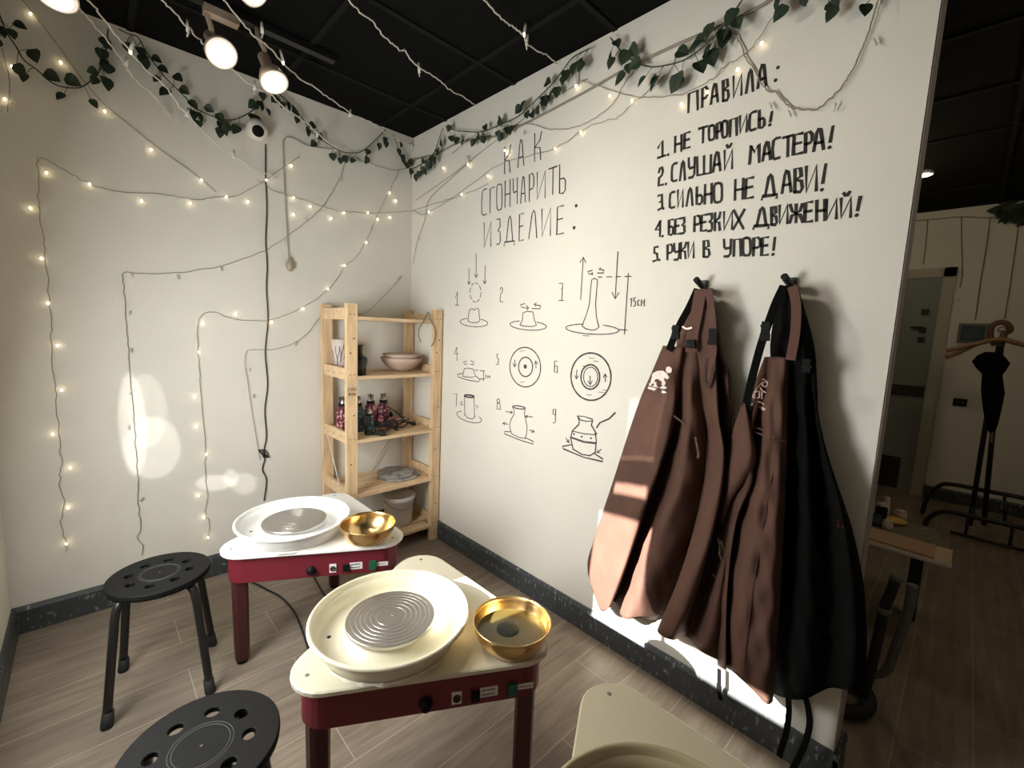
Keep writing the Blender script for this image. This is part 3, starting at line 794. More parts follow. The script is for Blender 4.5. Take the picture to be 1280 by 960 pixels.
part(mb, 'power_cord', M['rubber'], guns[5])
mb = MB(); mb.tube(smooth_line([(-0.31, -0.15, ZM+0.10), (-0.27, -0.17, ZM+0.13), (-0.22, -0.19, ZM+0.10), (-0.17, -0.215, ZM+0.045), (-0.14, -0.23, ZM+0.02)], 5), 0.0038, 6); part(mb, 'power_cord', M['rubber'], guns[3])
mb = MB(); mb.tube([(-0.145, -0.228, ZM+0.024), (-0.115, -0.242, ZM+0.014), (-0.10, -0.25, ZM+0.013)], [0.008, 0.013, 0.013], 10); part(mb, 'plug', M['rubber'], guns[3])

pd = Vector((-0.225, -0.230, 0.4305))
for k, (r, dx, lab) in enumerate(((0.133, 0.012, 'lower round grey bat, smeared with clay, on the third shelf'), (0.118, -0.008, 'upper round grey bat stacked on a larger one'))):
    z = pd.z+k*0.0165; t = thing('throwing_bat', lab, 'bat', (pd.x+dx, pd.y, z), 'bats on the third shelf')
    mb = MB(); mb.lathe([(0, 0), (r-0.003, 0), (r, 0.004), (r, 0.012), (r-0.004, 0.016), (r*0.9, 0.0155), (r*0.62, 0.0145), (r*0.6, 0.016), (r*0.3, 0.0145), (r*0.28, 0.016), (0, 0.0158)], 44, Matrix.Translation((pd.x+dx, pd.y, z))); part(mb, 'disc', M['grey_bat'], t)
pk = Vector((-0.205, -0.225, 0.108))
t = thing('bucket', 'clay stained white plastic bucket with lid on the bottom shelf', 'bucket', pk)
mb = MB(); mb.lathe([(0, 0), (0.082, 0), (0.086, 0.004), (0.098, 0.165), (0.106, 0.166), (0.106, 0.182), (0.098, 0.183)], 40, Matrix.Translation(pk)); part(mb, 'body', M['bucket'], t)
mb = MB(); mb.lathe([(0.108, 0.176), (0.110, 0.184), (0.108, 0.194), (0.098, 0.195), (0.095, 0.189), (0, 0.188)], 40, Matrix.Translation(pk)); part(mb, 'lid', M['bucket'], t)
mb = MB(); mb.tube(smooth_line([pk+Vector((0.109*math.cos(a), 0.109*math.sin(a), 0.172-0.05*math.sin((a-PI)))) for a in [PI+k*PI/8 for k in range(9)]]), 0.0022, 6); part(mb, 'wire_handle', M['steel_dark'], t)

# ------------------------------------------------------------------ pottery wheels
TRI = [Vector((-0.680, -2.085)), Vector((-0.680, -1.235)), Vector((-1.415, -1.660))]


def rtri(off, inset=0.0, r=0.095, n=9):
    out = []
    for i in range(3):
        v = TRI[i]; a = (TRI[i-1]-v).normalized(); b = (TRI[(i+1) % 3]-v).normalized()
        half = a.angle(b)/2; bis = (a+b).normalized(); c = v+bis*(r/math.sin(half))
        na = -(a-b*a.dot(b)).normalized(); nb = -(b-a*b.dot(a)).normalized()
        # outward normals of the two edges meeting here
        ea = Vector((a.y, -a.x)); ea = ea if ea.dot(bis) < 0 else -ea
        eb = Vector((b.y, -b.x)); eb = eb if eb.dot(bis) < 0 else -eb
        a0 = math.atan2(ea.y, ea.x); a1 = math.atan2(eb.y, eb.x); d = (a1-a0+PI) % (2*PI)-PI
        for k in range(n):
            t = a0+d*k/(n-1); out.append(c+Vector((math.cos(t), math.sin(t)))*(r-inset)+off)
    return out


def vplane_hit(px, py, a, n):
    d = ray(px, py); t = (Vector(a)-C0).dot(n)/d.dot(n); return C0+d*t


def pottery_wheel(off, top, pan, lab, grp, cord=None, dust=True):
    o2 = Vector(off); cx, cy = -1.043+off[0], -1.658+off[1]
    t = thing('pottery_wheel', lab, 'pottery wheel', (cx+0.14, cy+0.02, 0), grp)

    def loop(z, ins): return [Vector((q.x, q.y, z)) for q in rtri(o2, ins)]
    mb = MB(); mb.rings([loop(0.484, 0.003), loop(0.487, 0.0), loop(0.497, 0.0), loop(0.500, 0.004)])
    mb.mi = 1
    for i in range(3):   # fixing screws near the corners
        v = TRI[i]; c = (TRI[0]+TRI[1]+TRI[2])/3; q = v+(c-v)*0.27+o2
        mb.lathe([(0, 0), (0.006, 0), (0.0055, 0.001), (0.002, 0.0006), (0, 0.0004)], 12, Matrix.Translation((q.x, q.y, 0.5)))
    part(mb, 'tabletop', [top, M['steel_dark']], t)
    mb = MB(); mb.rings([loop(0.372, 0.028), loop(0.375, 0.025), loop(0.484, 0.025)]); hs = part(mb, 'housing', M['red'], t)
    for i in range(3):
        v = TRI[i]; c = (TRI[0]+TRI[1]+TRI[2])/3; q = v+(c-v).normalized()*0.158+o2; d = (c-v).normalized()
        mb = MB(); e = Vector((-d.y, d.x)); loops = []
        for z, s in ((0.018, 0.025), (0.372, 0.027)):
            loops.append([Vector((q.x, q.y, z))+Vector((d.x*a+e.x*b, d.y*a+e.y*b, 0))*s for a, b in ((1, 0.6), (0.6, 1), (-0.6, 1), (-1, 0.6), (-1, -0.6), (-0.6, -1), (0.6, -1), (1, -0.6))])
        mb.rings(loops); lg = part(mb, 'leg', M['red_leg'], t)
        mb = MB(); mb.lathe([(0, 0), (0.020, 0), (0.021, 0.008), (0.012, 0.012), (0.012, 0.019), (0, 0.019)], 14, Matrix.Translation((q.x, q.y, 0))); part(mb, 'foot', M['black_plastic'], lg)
    # splash pan with a hub in its middle
    Q = Matrix.Translation((cx, cy, 0.5))
    prof = [(0.184, 0.0), (0.190, 0.003), (0.200, 0.036), (0.207, 0.054), (0.2165, 0.0585), (0.2245, 0.0605), (0.2285, 0.0655), (0.2280, 0.0710), (0.2235, 0.0745), (0.2190, 0.0730), (0.2165, 0.068), (0.211, 0.050), (0.198, 0.024), (0.190, 0.014), (0.160, 0.012), (0.148, 0.014), (0.130, 0.026), (0.117, 0.040), (0.05, 0.041)]
    mb = MB(); mb.lathe(prof, 64, Q); sp = part(mb, 'splash_pan', pan, t)
    mb = MB(); a = math.radians(150); mb.lathe([(0, 0.0128), (0.006, 0.0128), (0.006, 0.0136), (0, 0.0136)], 12, Q @ Matrix.Translation((0.172*math.cos(a), 0.172*math.sin(a), 0))); part(mb, 'drain_hole', M['rubber'], sp, 'small black drain hole')
    prof = [(0.05, 0.0412), (0.118, 0.0412), (0.1265, 0.044), (0.128, 0.054), (0.1265, 0.056)]
    for r in (0.113, 0.100, 0.087, 0.073, 0.058, 0.042):
        prof += [(r+0.0014, 0.056), (r+0.0004, 0.0553), (r-0.0004, 0.0553), (r-0.0014, 0.056)]
    prof += [(0.004, 0.056), (0.003, 0.0552), (0, 0.0552)]
    mb = MB(); mb.lathe(prof, 64, Q, False); part(mb, 'wheel_head', M['steel'], t, 'grooved metal wheel head')
    if dust:
        random.seed(int(abs(off[1])*100)); vs = []; fs = []; n = 46
        for k in range(n+1):
            a = math.radians(188+95*k/n); e = math.sin(PI*k/n)**0.5
            r1 = 0.1925+e*(0.004+0.003*math.sin(k*0.9)+random.uniform(0, 0.0015)); z1 = 0.5005+e*(0.002+0.001*math.sin(k*1.7))
            for r, z in ((0.1905, 0.5005), (0.1915, z1+0.003), ((0.1905+r1)/2, z1), (r1, 0.5004)): vs.append((cx+r*math.cos(a), cy+r*math.sin(a), z))
        for k in range(n):
            for q in range(3): fs.append((k*4+q, k*4+q+1, k*4+q+5, k*4+q+4))
        mb = MB(); mb.add(vs, fs, False); part(mb, 'clay_crust', M['clay_dust'], t)
    # control panel on the edge towards the potter
    A0 = (TRI[2]); B0 = TRI[0]; e = (B0-A0).normalized(); n = Vector((e.y, -e.x)); n = n if n.y < 0 else -n
    offA = Vector((0.004, 0.853))
    base = A0+offA-n*0.025

    def hit(px, py):
        h = vplane_hit(px, py, (base.x, base.y, 0), Vector((n.x, n.y, 0))); u = (Vector((h.x, h.y))-A0-offA).dot(e); return u, h.z
    E3 = Vector((e.x, e.y, 0)); N3 = Vector((n.x, n.y, 0)); bq = Vector((A0.x+off[0], A0.y+off[1], 0))-N3*0.025

    def P(u, z, d=0): return bq+E3*u+Vector((0, 0, z))+N3*d
    FR = Matrix((( E3.x, 0, N3.x, 0), (E3.y, 0, N3.y, 0), (0, 1, 0, 0), (0, 0, 0, 1)))
    u, z = hit(389, 713)
    mb = MB(); mb.lathe([(0, 0), (0.019, 0), (0.019, 0.004), (0.014, 0.005), (0.013, 0.020), (0.009, 0.022), (0, 0.022)], 20, Matrix.Translation(P(u, z)) @ FR); part(mb, 'speed_knob', M['black_plastic'], hs)

    def plate(x0, y0, x1, y1, th, m, nm, lb=None):
        ua, za = hit(x0, y1); ub, zb = hit(x1, y0); um, zm = (ua+ub)/2, (za+zb)/2; w = abs(ub-ua); hh = abs(zb-za)
        mb = MB(); mb.obox(P(um-w/2, zm-hh/2, 0), E3*w, N3*th, Vector((0, 0, hh))); return part(mb, nm, m, hs, lb), um, zm, w, hh
    _, um, zm, w, hh = plate(412, 704.5, 420.5, 715.5, 0.004, M['label'], 'socket', 'pale socket plate')
    mb = MB(); mb.lathe([(0, 0.004), (0.011, 0.004), (0.011, 0.008), (0.006, 0.009), (0.005, 0.005), (0, 0.005)], 16, Matrix.Translation(P(um, zm)) @ FR); part(mb, 'socket_ring', M['ink'], hs)
    plate(429, 705, 436.5, 713.5, 0.010, M['black_plastic'], 'switch')
    plate(461.5, 700, 470, 711, 0.011, M['green'], 'switch', 'green rocker switch')
    for (x0, y0, x1, y1, rows) in ((437, 702.2, 453, 711.8, 2), (470.5, 701.5, 485, 707.5, 1)):
        _, um, zm, w, hh = plate(x0, y0, x1, y1, 0.0015, M['label'], 'label_plate', 'white printed label')
        pq = Plane(P(um-w/2, zm-hh/2, 0.0015), E3, N3); random.seed(4)
        for rr in range(rows):
            zc = hh*(0.5 if rows == 1 else (0.27+0.46*rr)); x = w*0.12
            while x < w*0.85:
                cwid = w*0.075; pq.stroke([(x, zc-hh*0.07), (x+cwid*0.2, zc+hh*0.08)], 0.0022)
                pq.stroke([(x+cwid*0.2, zc+hh*0.08), (x+cwid*0.7, zc-hh*0.06*random.choice((-1, 1)))], 0.0020); x += cwid*1.1
        part(pq.mb, 'label_print', M['ink'], hs)
    if cord:
        for c in cord:
            mb = MB(); mb.tube(smooth_line(c, 6), 0.0045, 8); part(mb, 'power_cord', M['rubber'], t)
    return t


zc = 0.0045
cordA = [[az(x, y, zc) for x, y in ((300, 722), (318, 729), (336, 738), (352, 747), (366, 762), (375, 780), (383, 804), (391, 830))],
         [az(x, y, zc) for x, y in ((386, 708), (395, 726), (401, 736), (409, 749), (420, 768))]]
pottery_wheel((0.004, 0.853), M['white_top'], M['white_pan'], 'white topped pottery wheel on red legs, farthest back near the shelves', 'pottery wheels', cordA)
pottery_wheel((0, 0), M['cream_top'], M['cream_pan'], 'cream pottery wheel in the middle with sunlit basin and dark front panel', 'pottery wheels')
pottery_wheel((0.010, -0.866), M['shaded_top'], M['shaded_pan'], 'cream pottery wheel darkened by painted shade, nearest the camera, cut off by the lower picture edge', 'pottery wheels')


def brass_bowl(x, y, lab, water):
    t = thing('brass_bowl', lab, 'bowl', (x, y, 0.5), 'brass bowls on the wheel tables')
    Q = Matrix.Translation((x, y, 0.5)); pr = []
    for k in range(13):
        a = k/12*PI/2*0.93; pr.append((0.048+0.063*math.sin(a)**0.9, 0.084*(1-math.cos(a))**0.92))
    zt = pr[-1][1]
    prof = [(0, 0.0), (0.04, 0.0)]+pr+[(0.1135, zt+0.003), (0.113, zt+0.005), (0.1105, zt+0.004)]+[(r-0.002, z+0.002) for r, z in pr[::-1]]+[(0.03, 0.0025), (0, 0.0025)]
    mb = MB(); mb.lathe(prof, 56, Q); part(mb, 'body', M['brass'], t)
    if water:
        mb = MB(); mb.lathe([(0, 0.045), (0.1005, 0.045)], 48, Q); part(mb, 'water', M['water'], t, 'murky water')
        s = thing('sponge', 'dark round sponge floating in the brass bowl of the middle wheel', 'sponge', (x, y+0.002, 0.535))
        mb = MB(); mb.lathe([(0, 0.0), (0.030, 0.001), (0.036, 0.007), (0.033, 0.013), (0.02, 0.017), (0, 0.018)], 20, Matrix.Translation((x-0.005, y+0.01, 0.533))); part(mb, 'body', M['sponge'], s)
    return t


brass_bowl(-0.832, -1.074, 'shiny empty brass bowl on the white wheel table near the shelves', False)
brass_bowl(-0.804, -1.924, 'brass bowl holding dark water on the middle cream wheel table', True)

# ------------------------------------------------------------------ stools


def stool_seat_bm(loc, R=0.157):
    cu = bpy.data.curves.new('seat_curve', 'CURVE'); cu.dimensions = '2D'; cu.fill_mode = 'BOTH'; cu.extrude = 0.004; cu.bevel_depth = 0.003; cu.bevel_resolution = 2

    def circ(x, y, rx, ry, rot, n):
        sp = cu.splines.new('POLY'); sp.points.add(n-1); sp.use_cyclic_u = True
        for k in range(n):
            a = 2*PI*k/n; u, v = rx*math.cos(a), ry*math.sin(a)
            sp.points[k].co = (x+u*math.cos(rot)-v*math.sin(rot), y+u*math.sin(rot)+v*math.cos(rot), 0, 1)
    circ(0, 0, R-0.003, R-0.003, 0, 72)
    for k in range(8):
        a = 2*PI*(k+0.5)/8; circ(0.094*math.cos(a), 0.094*math.sin(a), 0.0165, 0.0185, a, 22)
    ob = bpy.data.objects.new('tmp', cu); COL.objects.link(ob)
    dg = bpy.context.evaluated_depsgraph_get(); me = bpy.data.meshes.new_from_object(ob.evaluated_get(dg))
    bpy.data.objects.remove(ob); bpy.data.curves.remove(cu)
    mb = MB(); mb.add([Vector(v.co)+Vector((0, 0, 0.443)) for v in me.vertices], [tuple(p.vertices) for p in me.polygons], False)
    mb.lathe([(R-0.002, 0.446), (R+0.0005, 0.440), (R-0.001, 0.428), (R-0.005, 0.427), (R-0.006, 0.440)], 72)
    mb.mi = 1
    for r in (0.062, 0.055): mb.lathe([(r-0.0006, 0.4499), (r-0.0006, 0.4505), (r+0.0006, 0.4505), (r+0.0006, 0.4499)], 56)
    mb.lathe([(0, 0.4505), (0.003, 0.4503), (0.0035, 0.4499)], 10)
    mb.v = [Vector(v)+Vector((loc[0], loc[1], 0)) for v in mb.v]
    return mb


def stool(x, y, ang, lab):
    t = thing('stool', lab, 'stool', (x, y, 0), 'black perforated stools')
    part(stool_seat_bm((x, y)), 'seat', [M['black_plastic'], M['scuff']], t)
    for k in range(4):
        a = ang+k*PI/2; c, s = math.cos(a), math.sin(a)
        pts = [(0.02, 0.424), (0.09, 0.424), (0.128, 0.421), (0.148, 0.408), (0.158, 0.38), (0.166, 0.33), (0.206, 0.03)]
        mb = MB(); mb.tube(smooth_line([(x+r*c, y+r*s, z) for r, z in pts], 4), 0.0135, 12); lg = part(mb, 'leg', M['black_metal'], t)
        mb = MB(); mb.tube([(x+0.200*c, y+0.200*s, 0.055), (x+0.2065*c, y+0.2065*s, 0.010), (x+0.208*c, y+0.208*s, 0.0)], [0.0165, 0.018, 0.017], 14); part(mb, 'foot_cap', M['rubber'], lg)
    return t


stool(-1.497, -0.735, math.radians(34), 'black round stool with a perforated seat by the back wall')
stool(-1.510, -1.655, math.radians(34), 'black round stool with a perforated seat nearest the camera')

# ------------------------------------------------------------------ hooks and aprons


def hook(px0, py0, px1, py1, lab):
    a = ax(px1, py1, -0.012); b = ax(px0, py0, -0.066)
    t = thing('coat_hook', lab, 'hook', ax(px1, py1, 0), 'black hooks on the writing wall')
    mb = MB(); mb.tube([a+Vector((0.012, 0, -0.012)), a, a.lerp(b, 0.6), b], [0.009, 0.010, 0.0105, 0.0105], 14); part(mb, 'peg', M['black_metal'], t)
    c = ax(px1, py1, 0)
    mb = MB(); mb.obox(c+Vector((-0.006, -0.012, -0.05)), (0.006, 0, 0), (0, 0.024, 0), (0, 0, 0.08)); part(mb, 'base_plate', M['black_metal'], t)


hook(870, 349, 880, 361, 'black peg hook under the fifth rule holding brown aprons')
hook(980, 345, 990, 359, 'black peg hook nearer the wall end holding a black apron')


def cat(p0, p1, p2, p3, t): return 0.5*((2*p1)+(p2-p0)*t+(2*p0-5*p1+4*p2-p3)*t*t+(3*p1-p0-3*p2+p3)*t**3)


def cloth_grid(cols, ku=8, kv=5, wrinkle=0.007, seed=0, tuck=(), amt=9.0):
    """cols: folds from left to right, each a list of (px, py, X) from top to hem"""
    C = [[Vector(q) for q in smooth_line(c, kv)] for c in cols]
    for i in tuck:      # the valley is drawn in under the ridge to its left, which makes a crisp overhang
        m = len(C[i])
        for j in range(m):
            t = min(1.0, max(0.0, (j/m-0.18)/0.3)); e = 1-0.6*max(0.0, (j/m-0.8)/0.2)
            C[i][j].x -= amt*t*e; C[i][j].z = C[i][j].z*(1-0.6*t)-0.008*t; C[i-1][j].x += 0.25*amt*t; C[i-1][j].z -= 0.02*t
    n = len(C[0]); rows = []
    for j in range(n):
        row = []
        for i in range(len(C)-1):
            p0, p1, p2, p3 = C[max(i-1, 0)][j], C[i][j], C[i+1][j], C[min(i+2, len(C)-1)][j]
            for k in range(ku): row.append(cat(p0, p1, p2, p3, k/ku))
        row.append(C[-1][j]); rows.append(row)
    for j, row in enumerate(rows):
        for i, q in enumerate(row):
            q.z += wrinkle*(math.sin(q.x*0.16+q.y*0.11+seed)+math.sin(q.x*0.31-q.y*0.07+2*seed))*0.5
            q.z = min(q.z, -0.008)
    return rows


def cloth(rows, name, m, parent, th=0.0022):
    P = [[ax(q.x, q.y, q.z) for q in row] for row in rows]
    # a front and a back sheet, joined round the border: cloth with a real thickness
    r = len(P); c = len(P[0]); mb = MB(); F = []; B = []
    for i in range(r):
        for j in range(c):
            du = P[i][min(j+1, c-1)]-P[i][max(j-1, 0)]; dv = P[min(i+1, r-1)][j]-P[max(i-1, 0)][j]
            n = du.cross(dv)
            n = n.normalized() if n.length > 1e-12 else Vector((-1, 0, 0))
            F.append(P[i][j]+n*th/2); B.append(P[i][j]-n*th/2)
    fs = []
    N = r*c
    for i in range(r-1):
        for j in range(c-1):
            a, b, d, e = i*c+j, i*c+j+1, (i+1)*c+j+1, (i+1)*c+j
            fs.append((a, b, d, e)); fs.append((N+e, N+d, N+b, N+a))
    bd = [i for i in range(c)]+[(i+1)*c+c-1 for i in range(r-1)]+[(r-1)*c+c-2-i for i in range(c-1)]+[(r-2-i)*c for i in range(r-1)]
    for k in range(len(bd)-1): fs.append((bd[k], bd[k+1], N+bd[k+1], N+bd[k]))
    mb.add(F+B, fs, True)
    return part(mb, name, m, parent)


def depth_at(rows, px, py):
    best = sorted(((q.x-px)**2+(q.y-py)**2, q.z) for row in rows for q in row)[:5]
    w = [1/(d+0.5) for d, _ in best]; return sum(a*z for a, (_, z) in zip(w, best))/sum(w)


def ribbon(pts, width, name, m, parent, th=0.003, label=None):
    P = smooth_line([ax(*q) for q in pts], 5); mb = MB(); loops = []
    for i, p in enumerate(P):
        t = (P[min(i+1, len(P)-1)]-P[max(i-1, 0)]).normalized(); w = t.cross(Vector((-1, 0, 0)))
        w = w.normalized()*width/2; n = t.cross(w).normalized()*th/2
        loops.append([p+w+n, p-w+n, p-w-n, p+w-n])
    mb.rings(loops, smooth=False); return part(mb, name, m, parent, label)


def buckle(px, py, X, w, h, parent):
    c = ax(px, py, X); mb = MB()
    mb.box((c.x-0.006, c.y-w/2, c.z-h/2), (c.x+0.004, c.y+w/2, c.z-h*0.12)); mb.box((c.x-0.0075, c.y-w*0.42, c.z-h*0.10), (c.x+0.003, c.y+w*0.42, c.z+h/2))
    mb.box((c.x-0.0085, c.y-w*0.5, c.z+h*0.2), (c.x-0.004, c.y+w*0.5, c.z+h*0.34)); return part(mb, 'buckle', M['buckle'], parent)


def decal(rows, polys, name, m, parent, lift=0.005, stroke=None, label=None):
    mb = MB()
    for pg in polys:
        V = [ax(x, y, depth_at(rows, x, y)-lift) for x, y in pg]
        if stroke:
            for a, b in zip(V[:-1], V[1:]):
                t = (b-a).normalized(); w = t.cross(Vector((-1, 0, 0))).normalized()*stroke/2; n = Vector((0.002, 0, 0))
                mb.add([a+w, a-w, b-w, b+w, a+w+n, a-w+n, b-w+n, b+w+n], [(0, 1, 2, 3), (4, 7, 6, 5), (0, 4, 5, 1), (1, 5, 6, 2), (2, 6, 7, 3), (3, 7, 4, 0)], False)
        else:
            n = len(V); V2 = [v+Vector((0.002, 0, 0)) for v in V]
            mb.add(V+V2, [tuple(range(n)), tuple(range(2*n-1, n-1, -1))]+[(k, (k+1) % n, n+(k+1) % n, n+k) for k in range(n)], False)
    return part(mb, name, m, parent, label)


# second brown apron of the first hook, behind and to the right
ap2 = thing('apron', 'plain brown canvas apron with black side buckle, right one on the first hook', 'apron', ax(884, 361, -0.05), 'aprons on the hooks')
g2 = cloth_grid([
    [(869, 363, -.02), (857, 395, -.02), (846, 428, -.02), (856, 470, -.02), (880, 520, -.045), (884, 560, -.045), (872, 640, -.03), (850, 720, -.03), (828, 775, -.04)],
    [(877, 361, -.072), (877, 395, -.085), (879, 430, -.09), (884, 470, -.09), (888, 520, -.10), (893, 560, -.12), (878, 640, -.13), (850, 725, -.13), (822, 790, -.12)],
    [(884, 361, -.075), (888, 395, -.09), (892, 430, -.09), (894, 470, -.10), (896, 520, -.11), (903, 575, -.13), (892, 650, -.135), (866, 735, -.135), (838, 800, -.12)],
    [(888, 364, -.05), (893, 400, -.055), (897, 435, -.05), (900, 470, -.05), (904, 520, -.05), (911, 590, -.04), (899, 660, -.03), (884, 740, -.03), (862, 795, -.03)],
    [(889, 366, -.05), (895, 402, -.05), (900, 440, -.05), (908, 466, -.07), (911, 520, -.08), (915, 600, -.08), (908, 680, -.10), (895, 755, -.11), (878, 815, -.10)],
    [(890, 368, -.03), (897, 405, -.03), (904, 445, -.03), (913, 470, -.03), (914, 525, -.03), (917, 610, -.03), (914, 690, -.03), (910, 770, -.03), (906, 828, -.03)]], seed=1, tuck=(3,))
cloth(g2, 'skirt', M['brown'], ap2)
ribbon([(886, 361, -.095), (890, 395, -.108), (892, 430, -.112), (889, 455, -.115), (884, 478, -.115)], 0.024, 'strap', M['brown_side'], ap2)
buckle(891.5, 421, -.12, 0.030, 0.055, ap2)
ribbon([(893, 455, -.118), (889, 475, -.12), (884, 484, -.12), (881, 470, -.118), (884, 448, -.116)], 0.010, 'strap_loop', M['brown_dark'], ap2)
# first brown apron
ap1 = thing('apron', 'brown canvas apron with a solid white print, lit by the sun, leftmost', 'apron', ax(870, 361, -0.05), 'aprons on the hooks')
g1 = cloth_grid([
    [(829, 432, -.05), (813, 470, -.05), (800, 500, -.05), (783, 550, -.045), (767, 600, -.04), (752, 645, -.035), (741, 680, -.03), (735, 700, -.03), (735, 717, -.03)],
    [(840, 433, -.075), (826, 470, -.085), (818, 500, -.09), (805, 550, -.10), (790, 600, -.11), (775, 645, -.115), (762, 690, -.115), (753, 730, -.11), (750, 762, -.10)],
    [(852, 434, -.08), (845, 470, -.09), (841, 500, -.10), (836, 535, -.115), (822, 582, -.125), (806, 627, -.13), (790, 675, -.13), (773, 725, -.125), (760, 759, -.115)],
    [(858, 435, -.06), (853, 470, -.06), (850, 500, -.05), (848, 532, -.04), (832, 590, -.02), (815, 640, -.02), (798, 690, -.02), (782, 735, -.02), (772, 752, -.02)],
    [(864, 436, -.075), (861, 470, -.09), (860, 500, -.10), (857, 540, -.115), (845, 600, -.125), (826, 655, -.13), (806, 705, -.13), (790, 745, -.12), (780, 773, -.11)],
    [(870, 437, -.07), (869, 470, -.085), (869, 500, -.09), (869, 545, -.10), (862, 600, -.11), (845, 660, -.115), (826, 715, -.11), (812, 750, -.105), (800, 772, -.10)],
    [(878, 440, -.045), (880, 470, -.04), (884, 500, -.04), (888, 545, -.03), (884, 610, -.02), (868, 670, -.02), (850, 725, -.02), (832, 765, -.02), (815, 775, -.02)]], seed=2, tuck=(3,))
cloth(g1, 'skirt', M['brown'], ap1)
ribbon([(872, 361, -.07), (862, 383, -.085), (850, 405, -.09), (842, 423, -.09), (836, 438, -.085)], 0.026, 'strap', M['black_cloth'], ap1)
ribbon([(876, 362, -.09), (871, 390, -.105), (866, 415, -.105), (864, 440, -.10)], 0.042, 'strap', M['brown_side'], ap1)
buckle(845, 415, -.098, 0.030, 0.050, ap1); buckle(864, 430, -.113, 0.034, 0.030, ap1)
ribbon([(853, 408, -.112), (858, 411, -.114), (865, 409.5, -.115)], 0.006, 'strap_ring', M['lamp_silver'], ap1)
k48 = lambda L, ox, oy, k=4.8: [[(ox+x/k, oy+y/k) for x, y in pg] for pg in L]
decal(g1, k48([[(255, 618), (275, 616), (288, 632), (282, 652), (262, 655), (250, 640)], [(172, 655), (200, 642), (232, 640), (255, 655), (272, 682), (258, 694), (238, 680), (242, 700), (228, 708), (205, 690), (176, 690), (166, 672)],
               [(166, 680), (188, 690), (178, 716), (158, 712)], [(228, 700), (250, 704), (246, 726), (226, 722)], [(150, 716), (190, 708), (235, 724), (258, 744), (240, 752), (190, 738), (150, 734)],
               [(144, 736), (188, 744), (246, 764), (256, 774), (236, 776), (180, 760), (142, 748)]], 780, 330), 'printed_logo', M['print_white'], ap1, label='white printed figure')
decal(g1, [[(843, 538), (836, 552), (822, 582), (806, 627), (790, 672), (774, 722), (761, 757)]], 'seam', M['brown_dark'], ap1, 0.003, 0.0045)
decal(g1, [[(800, 504), (818, 510), (841, 519), (858, 532)]], 'waist_seam', M['brown_side'], ap1, 0.003, 0.006)
ribbon([(869, 546, -.108), (871, 556, -.11), (873, 567, -.11), (872, 573, -.11)], 0.008, 'tie_end', M['brown_side'], ap1)

# black apron of the second hook, behind and to the right
ap4 = thing('apron', 'black canvas apron with a small pink tag, nearest the wall end', 'apron', ax(992, 358, -0.05), 'aprons on the hooks')
g4 = cloth_grid([
    [(974, 363, -.02), (967, 400, -.02), (963, 440, -.02), (970, 490, -.02), (978, 560, -.03), (978, 640, -.03), (972, 730, -.03), (966, 800, -.03), (965, 866, -.03)],
    [(982, 357, -.06), (984, 400, -.06), (988, 450, -.06), (990, 500, -.06), (994, 560, -.07), (994, 640, -.07), (988, 730, -.07), (982, 800, -.07), (980, 872, -.07)],
    [(988, 356, -.07), (996, 400, -.09), (1003, 450, -.10), (1005, 500, -.10), (1008, 560, -.11), (1010, 640, -.12), (1010, 730, -.12), (1008, 800, -.12), (1005, 874, -.11)],
    [(994, 358, -.065), (1006, 405, -.08), (1013, 450, -.08), (1014, 500, -.07), (1020, 560, -.06), (1034, 640, -.06), (1042, 730, -.06), (1042, 800, -.06), (1036, 860, -.06)],
    [(998, 362, -.05), (1014, 420, -.06), (1019, 455, -.07), (1020, 500, -.08), (1030, 560, -.10), (1052, 640, -.12), (1064, 730, -.12), (1068, 800, -.12), (1062, 862, -.11)],
    [(999, 365, -.03), (1017, 430, -.03), (1021, 480, -.03), (1024, 535, -.03), (1042, 592, -.03), (1065, 662, -.04), (1079, 730, -.05), (1083, 795, -.06), (1081, 850, -.07)]], seed=3)
cloth(g4, 'skirt', M['black_cloth'], ap4)
buckle(1008, 457, -.108, 0.022, 0.04, ap4)
decal(g4, k48([[(495, 608), (503, 605), (503, 628), (495, 628)], [(543, 612), (580, 614), (580, 626), (543, 624)]], 900, 330), 'metal_clip', M['lamp_silver'], ap4, 0.006)
decal(g4, [[(1048, 650), (1055, 651), (1054, 659), (1047, 658)]], 'side_tag', M['pink_tag'], ap4, 0.006, label='small pink tag')
for tp in ([(1004, 866, -.10), (1009, 880, -.10), (1012, 905, -.09), (1006, 930, -.09), (998, 948, -.085), (990, 962, -.08)], [(985, 866, -.08), (986, 890, -.08), (983, 915, -.08), (977, 935, -.075), (974, 946, -.07)]):
    ribbon(tp, 0.017, 'tie', M['black_cloth'], ap4)
